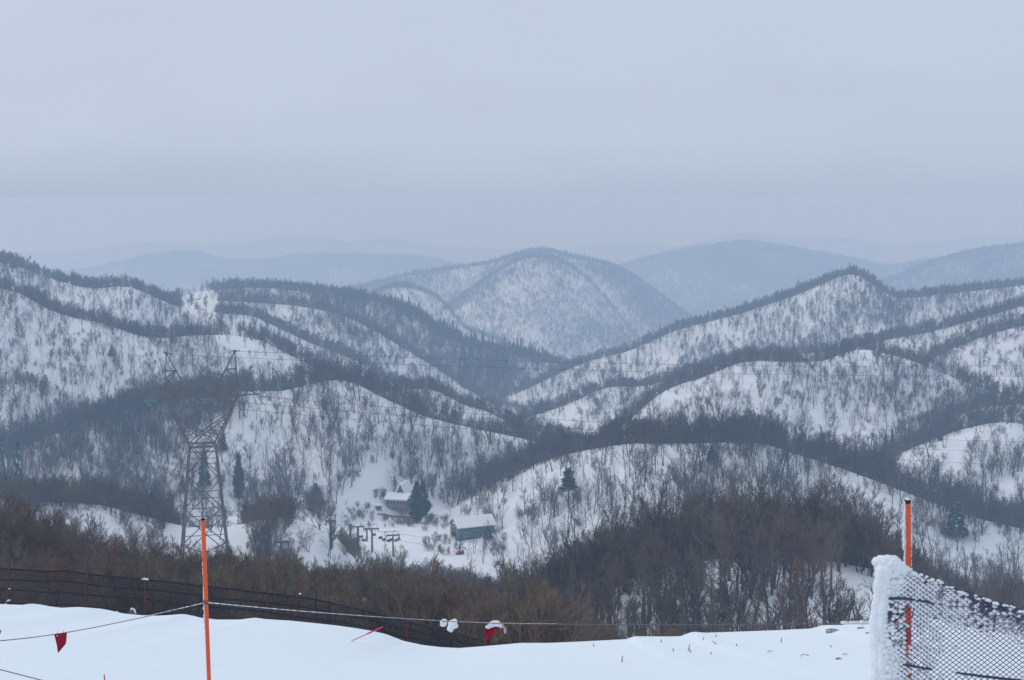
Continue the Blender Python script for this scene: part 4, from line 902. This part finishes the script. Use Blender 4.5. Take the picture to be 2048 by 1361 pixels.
for px, pt, pbx, w in ((-120, 1105, -124, .026), (20, 1117, 12, .028), (118, 1178, 105, .022), (176, 1125, 166, .028), (292, 1140, 288, .026), (404, 1176, 392, .022), (536, 1159, 536, .026), (599, 1156, 586, .024), (525, 1190, 526, .016), (632, 1182, 632, .02), (659, 1196, 659, .016), (735, 1204, 737, .03), (770, 1226, 770, .018), (815, 1234, 816, .03)):
    Y = fY(px)-.06; a = PV(px, pt, Y); b = PV(pbx, 1262+max(0, px-600)*.2, Y); gnd = ground(b.x, Y)-.3
    if b.z > gnd: b = a+(b-a)*((gnd-a.z)/(b.z-a.z))
    m = MB(); m.tube([a-f0, b-f0], w, 6); m.build('post', M_POSTR if w > .023 else M_NETD, fen)
m = MB()
for (x0_, y0_), (x1_, y1_) in (((179, 1149), (228, 1236)), ((285, 1161), (268, 1196)), ((298, 1160), (312, 1176)), ((404, 1176), (392, 1240)), ((415, 1176), (440, 1206)), ((540, 1188), (565, 1220)), ((738, 1224), (765, 1262)), ((907, 1266), (928, 1302))):
    m.tube([PV(x0_, y0_, fY(x0_)-.04)-f0, PV(x1_, y1_, fY(x1_)-.04)-f0], .013, 4)
m.build('brace', M_NETD, fen)
m = MB(); q = random.Random(2)
for px, py in ((289, 1158), (294, 1159), (284, 1159), (14, 1203), (18, 1201), (12, 1209), (234, 1224), (19, 1178), (311, 1235), (600, 1188)): lump(m, PV(px, py, fY(px)-.1)-f0, q.uniform(.02, .045), 1, int(px*3), (1.5, 1, .8))
m.build('snow_clot', M_RIME, fen, smooth=True)
def snow_post(px, pt, pb_, snow, label):
    Y = 37.2; a = PV(px, pt, Y); b = PV(px-.5, pb_+8, Y); t = thing('fence_post', label, 'post', b)
    m = MB(); m.tube([(0, 0, -.6), a-b], .045, 8); m.build('stake', M_NETD, t)
    if snow:
        m = MB()
        for k, (sx, sy, r) in enumerate(snow): lump(m, PV(sx, sy, Y-.02)-b, r*Y/F, 2, k+px, (1, 1, 1.05), .35)
        m.build('snow_cap', M_RIME, t, smooth=True)
snow_post(903, 1258, 1305, [(905, 1250, 9), (908, 1246, 7.5), (901, 1257, 7), (910, 1252, 6), (902, 1261, 4)], 'dark post with a big snow cap at the dip of the snow edge')
snow_post(977, 1276, 1300, None, 'short bare dark post under the snow capped pennant')
# round topped marker by the fence
mk = PV(265, 1240, 37.5); t = thing('marker_board', 'small round topped grey marker with a frosted edge at the snow edge', 'marker', mk, math.radians(25))
m = MB(); n = 10; w_ = .085; h_ = .33
ol = [(-w_, -.3), (w_, -.3)]+[(w_*math.cos(a), h_-w_*1.6+w_*1.6*math.sin(a)) for a in np.linspace(0, math.pi, n)]
m.add([(x, -.02, z) for x, z in ol]+[(x, .02, z) for x, z in ol], [tuple(range(len(ol))), tuple(range(2*len(ol)-1, len(ol)-1, -1))]+[(i, (i+1) % len(ol)+0, (i+1) % len(ol)+len(ol), i+len(ol)) for i in range(len(ol))])
m.build('board', mat('blue_grey_board', (.09, .11, .17), .7), t)
m = MB(); q = random.Random(4)
for k in range(44):
    i = 1+q.random()*6.5; j = int(i); f = i-j; x = ol[j][0]*(1-f)+ol[j+1][0]*f; z = ol[j][1]*(1-f)+ol[j+1][1]*f
    lump(m, (x-.02*q.random(), -.025, z-.01), q.uniform(.015, .028), 1, k)
m.build('frost', M_RIME, t, smooth=True)
# red sticks
a = hit(703, 1283); b = PV(766, 1254, a.y-.8); m = MB(); m.tube([a+(a-b).normalized()*.25, a, a.lerp(b, .5), a.lerp(b, .52), b.lerp(a, .03), b], [.009, .009, .011, .019, .017, .009], 7)
tag(m.build('red_stick', mat('red_lacquer', (.55, .02, .03), .4)), 'red stick leaning low out of the snow before the net fence', 'stick')
a = PV(208.5, 1350, 15); b = Vector((a.x+.01, 15, ground(a.x, 15)-.2)); m = MB(); m.tube([b, a], .007, 7); tag(m.build('red_stick', bpy.data.materials['red_lacquer']), 'thin red stick tip at the bottom edge of the view', 'stick')
# stalks, twigs and stones poking through the snow on the right
M_STALK = mat('dry_stalk', (.30, .265, .26), .9)
STK = [(1245, 1312, 1243, 1325), (1379, 1289, 1376, 1303), (1380, 1298, 1380, 1306), (1346, 1297, 1346, 1304), (1406, 1274, 1406, 1282), (1424, 1283, 1433, 1289), (1421, 1304, 1422, 1309), (1473, 1288, 1473, 1293), (1563, 1276, 1562, 1286), (1187, 1287, 1187, 1294), (1322, 1279, 1322, 1286), (1432, 1268, 1431, 1275), (1660, 1291, 1662, 1295)]
for x0_, y0_, x1_, y1_ in STK:
    b = hit(x1_, y1_); a = PV(x0_, y0_, b.y-.02); m = MB(); d = a-b; m.tube([-d.normalized()*.12, d*.5+Vector((.006, 0, 0)), d], [.014, .012, .008], 6); o = m.build('plant_stalk', M_STALK, loc=b)
    tag(o, {1245: 'tallest dry stalk, alone in the open snow left of the others', 1424: 'dry stalk lying slanted on the snow', 1563: 'upright dry stalk in the snow left of the brown stone'}.get(x0_, 'short dry stalk poking out of the snow right of centre'), 'stalk', 'dry stalks in the snow')
for k, (px, py, w_, lb) in enumerate(((1610, 1313, 24, 'thin bent twig half buried in the snow, widest of the bent twigs'), (1690, 1311, 12, 'short arched twig in the snow nearest the net'), (1540, 1305, 12, 'bent twig in the snow below the upright stalk'))):
    b = hit(px, py); s_ = w_*b.y/F; m = MB(); m.tube([(-s_/2, 0, -.03), (-s_*.2, 0, .035), (s_*.15, 0, .03), (s_/2, .02, -.02)], .008, 5); tag(m.build('bent_twig', M_STALK, loc=b), lb, 'twig')
M_ROCK = mat('brown_stone', (.16, .135, .12), .9, col2=(.5, .5, .52), var=.12, vscale=18, bump=.5, bscale=20)
for k, (px, py, w_, lb) in enumerate(((1663, 1266, 21, 'brown stone dusted with snow on the snow edge'), (1722, 1258, 13, 'dark stone beside the net at the snow edge'), (1678, 1320, 12, 'flat stone almost buried in the open snow'), (1735, 1268, 7, 'small pebble sized stone against the net'))):
    b = hit(px, py, 12); m = MB(); lump(m, (0, 0, .01), w_*b.y/F/2, 2, k+70, (1.1, .8, .55), .55); tag(m.build('stone', M_ROCK, loc=b), lb, 'stone')
# ------------------------------------------------------------------ snow covered safety net on the right
pr, topr = pole(1815, 1002, 1817, 1361, YB, .0158, 'thick orange pole with a black cap behind the snowy net on the right')
rime([topr*.995, topr*.80], Vector((-.0165, -.006, 0)), .0055, 90, 21, pr); rime([topr*.93, topr*.86], Vector((-.019, -.004, 0)), .010, 26, 33, pr); rime([topr*.995, topr*.75], Vector((.016, -.006, 0)), .003, 60, 27, pr)
m = MB(); lump(m, topr+Vector((0, 0, .008)), .013, 2, 5, (1, 1, .5)); m.build('snow_cap', M_RIME, pr, smooth=True)
YN = 6.4; KN = YN/F
NT = [(1738, 1140), (1745, 1122), (1757, 1114), (1775, 1112), (1800, 1124), (1822, 1141), (1850, 1154), (1900, 1174), (1950, 1190), (2000, 1207), (2048, 1222), (2300, 1300)]
def ntop(px): return np.interp(px, [a for a, b in NT], [b for a, b in NT])+2.2*np.sin(px*.21)+1.5*np.sin(px*.083+1)
def npos(px, py, layer=0):
    """the net hangs slack: it bellies a little and turns back at its left end"""
    e = np.clip((1800-px)/60, 0, 1); dY = .16*e**2+.05*np.sin(px/70)*np.sin(py/90)+(.03+.035*math.sin(px*.07+py*.02))*layer
    return PV(px, py, YN+dY)
net = thing('safety_net', 'sagging dark diamond mesh safety net caked with snow at the lower right', 'net', npos(1742, 1700)); n0 = npos(1742, 1700)
def ledge(py): return np.interp(py, [1112, 1180, 1240, 1361, 1800], [1757, 1746, 1739, 1742, 1746])
def strands(mb, inside, layer, pitch, off, rad):
    for fam in (-1, 1):
        c0_, c1_ = 1738-2400 if fam > 0 else 1738+1400, 2260-1400 if fam > 0 else 2260+2400
        c_ = c0_+off
        while c_ < c1_:
            run = []
            for py in np.arange(1104, 1800, 4.0):
                px = c_+fam*py*1.31
                px += 1.1*math.sin(py*.9+c_)*0
                if px < 1738 or px > 2260 or not inside(px, py):
                    if len(run) > 1: mb.tube(run, rad, 5, cap=False)
                    run = []; continue
                run.append(npos(px, py, layer)-n0)
            if len(run) > 1: mb.tube(run, rad, 5, cap=False)
            c_ += pitch
m = MB(); strands(m, lambda px, py: py > ntop(px) and px > ledge(py), 0, 12.6, 0, .78*KN); m.build('mesh_net', M_NETB, net, smooth=True)
rag = lambda py: 1893+10*math.sin(py*.05)+6*math.sin(py*.13)
m = MB(); strands(m, lambda px, py: px > ledge(py)+16 and ((px > 1870 and py > ntop(px)+4 and py < ntop(px)+44+7*math.sin(px*.06)) or (1199 < py < 1262 and px < 1812+9*math.sin(py*.06))), 1, 12.6, 5, .75*KN); m.build('folded_net', M_NETB, net, smooth=True)
m = MB(); strands(m, lambda px, py: ntop(px)+2 < py < ntop(px)+24+6*math.sin(px*.045) and px > 1925, 2.2, 10, 4, 1.0*KN); m.build('folded_net', M_NETB, net, smooth=True)
m = MB(); strands(m, lambda px, py: 1205 < py < 1292+6*math.sin(px*.2) and 1780+8*math.sin(py*.07) < px < 1816+7*math.sin(py*.11), 2.2, 11, 4, 1.1*KN); m.build('folded_net', M_NETB, net, smooth=True)
m = MB(); m.tube([npos(px, ntop(px)+1)-n0 for px in np.arange(1752, 2262, 6)], 2.6*KN, 6); m.build('border_rope', M_NETB, net)
for pts_ in ([(1762, 1199), (1780, 1196), (1800, 1196), (1825, 1198), (1850, 1202), (1868, 1208)], [(1790, 1326), (1830, 1332), (1862, 1338)], [(1910, 1344), (1960, 1351), (2048, 1361), (2200, 1376)]):
    m = MB(); m.tube([npos(a, b, .3)-n0-Vector((0, .012, 0)) for a, b in pts_], [2.2*KN]+[3.2*KN]*(len(pts_)-2)+[2*KN], 6); m.build('cord', M_NETB, net, smooth=True)
# snow caught in the mesh: thick at the left end and the top corner, thinner inwards
m = MB(); q = random.Random(14)
cr = [npos(ledge(py)+15, py)-n0 for py in np.arange(1124, 1790, 5)]
m.tube(cr, [KN*(15+1.2*math.sin(k*.31)+.8*math.sin(k*.83)+min(0, (k-3)*2.5)) for k in range(len(cr))], 14)
cr = [npos(ledge(py)+27, py)-n0+Vector((0, .01, 0)) for py in np.arange(1128, 1790, 6)]
m.tube(cr, [KN*(12+1.5*math.sin(k*.4+1)+1.2*math.sin(k*.97)) for k in range(len(cr))], 12)
for k in range(26):
    px = 1752+k*2.2; lump(m, npos(px, ntop(px)+q.uniform(4, 13))-n0+Vector((0, -.01, 0)), q.uniform(8, 11)*KN, 2, k+90, (1.1, .8, 1), .22)
m.build('snow_crust', M_RIME, net, smooth=True)
m = MB()   # snow packed over the mesh beside the left end and along the top edge
for k in range(130):
    py = q.uniform(1120, 1790); d = 22+34*q.random()**1.6; lump(m, npos(ledge(py)+d, py)-n0+Vector((0, -.006-.006*(56-d)/34, 0)), q.uniform(4.2, 7.5)*KN*(1.3-.55*(d-22)/34), 1, k+200, (1.15, .55, 1), .15)
for k in range(60):
    px = 1752+52*q.random()**1.2; tp = 6+34*q.random(); lump(m, npos(px, ntop(px)+tp)-n0+Vector((0, -.008, 0)), q.uniform(5, 8)*KN, 1, k+900, (1, .7, 1), .2)
px = 1796.0
while px < 2060:
    if q.random() < np.interp(px, [1796, 1880, 1960, 2060], [1, .85, .5, .35]): lump(m, npos(px, ntop(px)+q.uniform(-1, 4))-n0+Vector((0, -.006, 0)), q.uniform(3, 5.2)*KN*np.interp(px, [1796, 1850, 2060], [1.3, 1, .8]), 1, int(px*7), (1.4, .9, .8), .25)
    px += q.uniform(3, 7)
m.build('snow_crust', M_RIME, net, smooth=True)
m = MB(); half = 12.6/2
ny = 0
for j, py in enumerate(np.arange(1108, 1800, half/1.31)):
    for px in np.arange(1738+(half if j % 2 else 0), 2120, 12.6):
        d = px-ledge(py); tp = py-ntop(px)
        if d < 8 or tp < 2: continue
        dens = 1.0 if d < 64 else math.exp(-(d-64)/40)
        corner_ = math.exp(-((px-1775)/45)**2)*(1.2 if tp < 40 else max(0, 1.2-(tp-40)/25))
        topb = (.9 if tp < 10 else .97 if 34 < tp < 74 else .85 if tp < 74 else 0)*float(np.interp(px, [1800, 1890, 1960, 2060], [1, .92, .55, .3]))*(1 if px > 1780 else 0)
        low = (.85 if px < 1800 else .62)*(px < 1875+14*math.sin(py*.05)) if py > 1200 else (.97 if px < 1880 and tp > 8 else .0)
        pr_ = max(dens, corner_, topb, low)
        if 1205 < py < 1295 and 1782 < px < 1826: pr_ *= .35
        if q.random() < pr_:
            s_ = q.uniform(.9, 1.05)*max(float(np.interp(d, [20, 45, 75], [1.75, 1.4, .95])), 1.55 if (corner_ > .75 and tp < 34) else 1.0 if pr_ > .6 else .8)
            lump(m, npos(px+q.uniform(-.6, .6), py+q.uniform(-.5, .5))-n0+Vector((0, .004, 0)), 5.7*KN*s_, 1, j+int(px), (1.1, .6, .85), .15)
m.build('snow_clot', M_RIME, net, smooth=True)
# ------------------------------------------------------------------ air, sky and light
SIGMA = .00072
mb = MB(); mb.box((0, 3300, -263.7), (9400, 7400, 533)); 
hz = bpy.data.materials.new('winter_haze'); hz.use_nodes = True; nt = hz.node_tree; nt.nodes.remove(nt.nodes['Principled BSDF'])
pv = nt.nodes.new('ShaderNodeVolumePrincipled'); pv.inputs['Density'].default_value = SIGMA; pv.inputs['Color'].default_value = (.489, .677, .935, 1); pv.inputs['Absorption Color'].default_value = (.553, .383, 0, 1)
pv.inputs['Anisotropy'].default_value = 0.0
nt.links.new(pv.outputs[0], nt.nodes['Material Output'].inputs['Volume'])
o = mb.build('haze', hz); o['kind'] = 'stuff'; o['label'] = 'pale blue winter haze filling the valleys'
wd = bpy.data.worlds.new('World'); scene.world = wd; wd.use_nodes = True; nt = wd.node_tree; bg = nt.nodes['Background']
SUN_EL, SUN_AZ = math.radians(42), math.radians(-70)   # azimuth from +Y towards +X
sky = nt.nodes.new('ShaderNodeTexSky'); sky.sky_type = 'NISHITA'; sky.sun_disc = False; sky.sun_elevation = SUN_EL; sky.sun_rotation = SUN_AZ; sky.dust_density = 3
tc = nt.nodes.new('ShaderNodeTexCoord'); sx = nt.nodes.new('ShaderNodeSeparateXYZ'); nt.links.new(tc.outputs['Generated'], sx.inputs[0])
rp = nt.nodes.new('ShaderNodeValToRGB'); nt.links.new(sx.outputs['Z'], rp.inputs['Fac'])
CLOUD = [(0.0, (4.65, 5.42, 7.1)), (.02, (5.05, 5.78, 7.2)), (.04, (5.4, 6.15, 7.55)), (.075, (5.5, 6.2, 7.6)), (.15, (5.75, 6.4, 7.8)), (.45, (6.4, 7.2, 8.5)), (1.0, (7.0, 7.8, 9.1))]
els = rp.color_ramp.elements
while len(els) < len(CLOUD): els.new(.5)
for e, (p, c) in zip(els, CLOUD): e.position = p; e.color = (*[v/10 for v in c], 1)
ml = nt.nodes.new('ShaderNodeVectorMath'); ml.operation = 'SCALE'; ml.inputs['Scale'].default_value = 10; nt.links.new(rp.outputs['Color'], ml.inputs[0])
nz = nt.nodes.new('ShaderNodeTexNoise'); nz.inputs['Scale'].default_value = 5; nz.inputs['Detail'].default_value = 4
mp = nt.nodes.new('ShaderNodeMapping'); mp.inputs['Scale'].default_value = (1, 1, 4); nt.links.new(tc.outputs['Generated'], mp.inputs[0]); nt.links.new(mp.outputs[0], nz.inputs['Vector'])
mr = nt.nodes.new('ShaderNodeMapRange'); mr.inputs['To Min'].default_value = .93; mr.inputs['To Max'].default_value = 1.07; nt.links.new(nz.outputs['Fac'], mr.inputs['Value'])
ml2 = nt.nodes.new('ShaderNodeVectorMath'); ml2.operation = 'SCALE'; nt.links.new(ml.outputs[0], ml2.inputs[0]); nt.links.new(mr.outputs[0], ml2.inputs['Scale'])
mx = nt.nodes.new('ShaderNodeMix'); mx.data_type = 'RGBA'; mx.inputs['Factor'].default_value = .92
nt.links.new(sky.outputs[0], mx.inputs['A']); nt.links.new(ml2.outputs[0], mx.inputs['B'])
nt.links.new(mx.outputs['Result'], bg.inputs['Color']); bg.inputs['Strength'].default_value = .1
sl = bpy.data.lights.new('sun', 'SUN'); sl.energy = .8; sl.angle = math.radians(25); sl.color = (1, .96, .91)
so = bpy.data.objects.new('sun', sl); COL.objects.link(so)
dv = Vector((math.sin(SUN_AZ)*math.cos(SUN_EL), math.cos(SUN_AZ)*math.cos(SUN_EL), math.sin(SUN_EL)))
so.rotation_euler = dv.to_track_quat('Z', 'Y').to_euler(); so.location = (0, 0, 300)
scene.view_settings.view_transform = 'Standard'; scene.view_settings.look = 'None'; scene.view_settings.exposure = 0; scene.view_settings.gamma = 1
c = scene.cycles; c.max_bounces = 4; c.diffuse_bounces = 2; c.glossy_bounces = 1; c.transmission_bounces = 2; c.transparent_max_bounces = 4; c.volume_bounces = 1
c.caustics_reflective = False; c.caustics_refractive = False; c.use_adaptive_sampling = True; c.adaptive_threshold = .006
c.filter_width = 1.5
c.use_denoising = True; c.denoiser = 'OPENIMAGEDENOISE'; c.denoising_input_passes = 'RGB_ALBEDO_NORMAL'; c.denoising_prefilter = 'NONE'
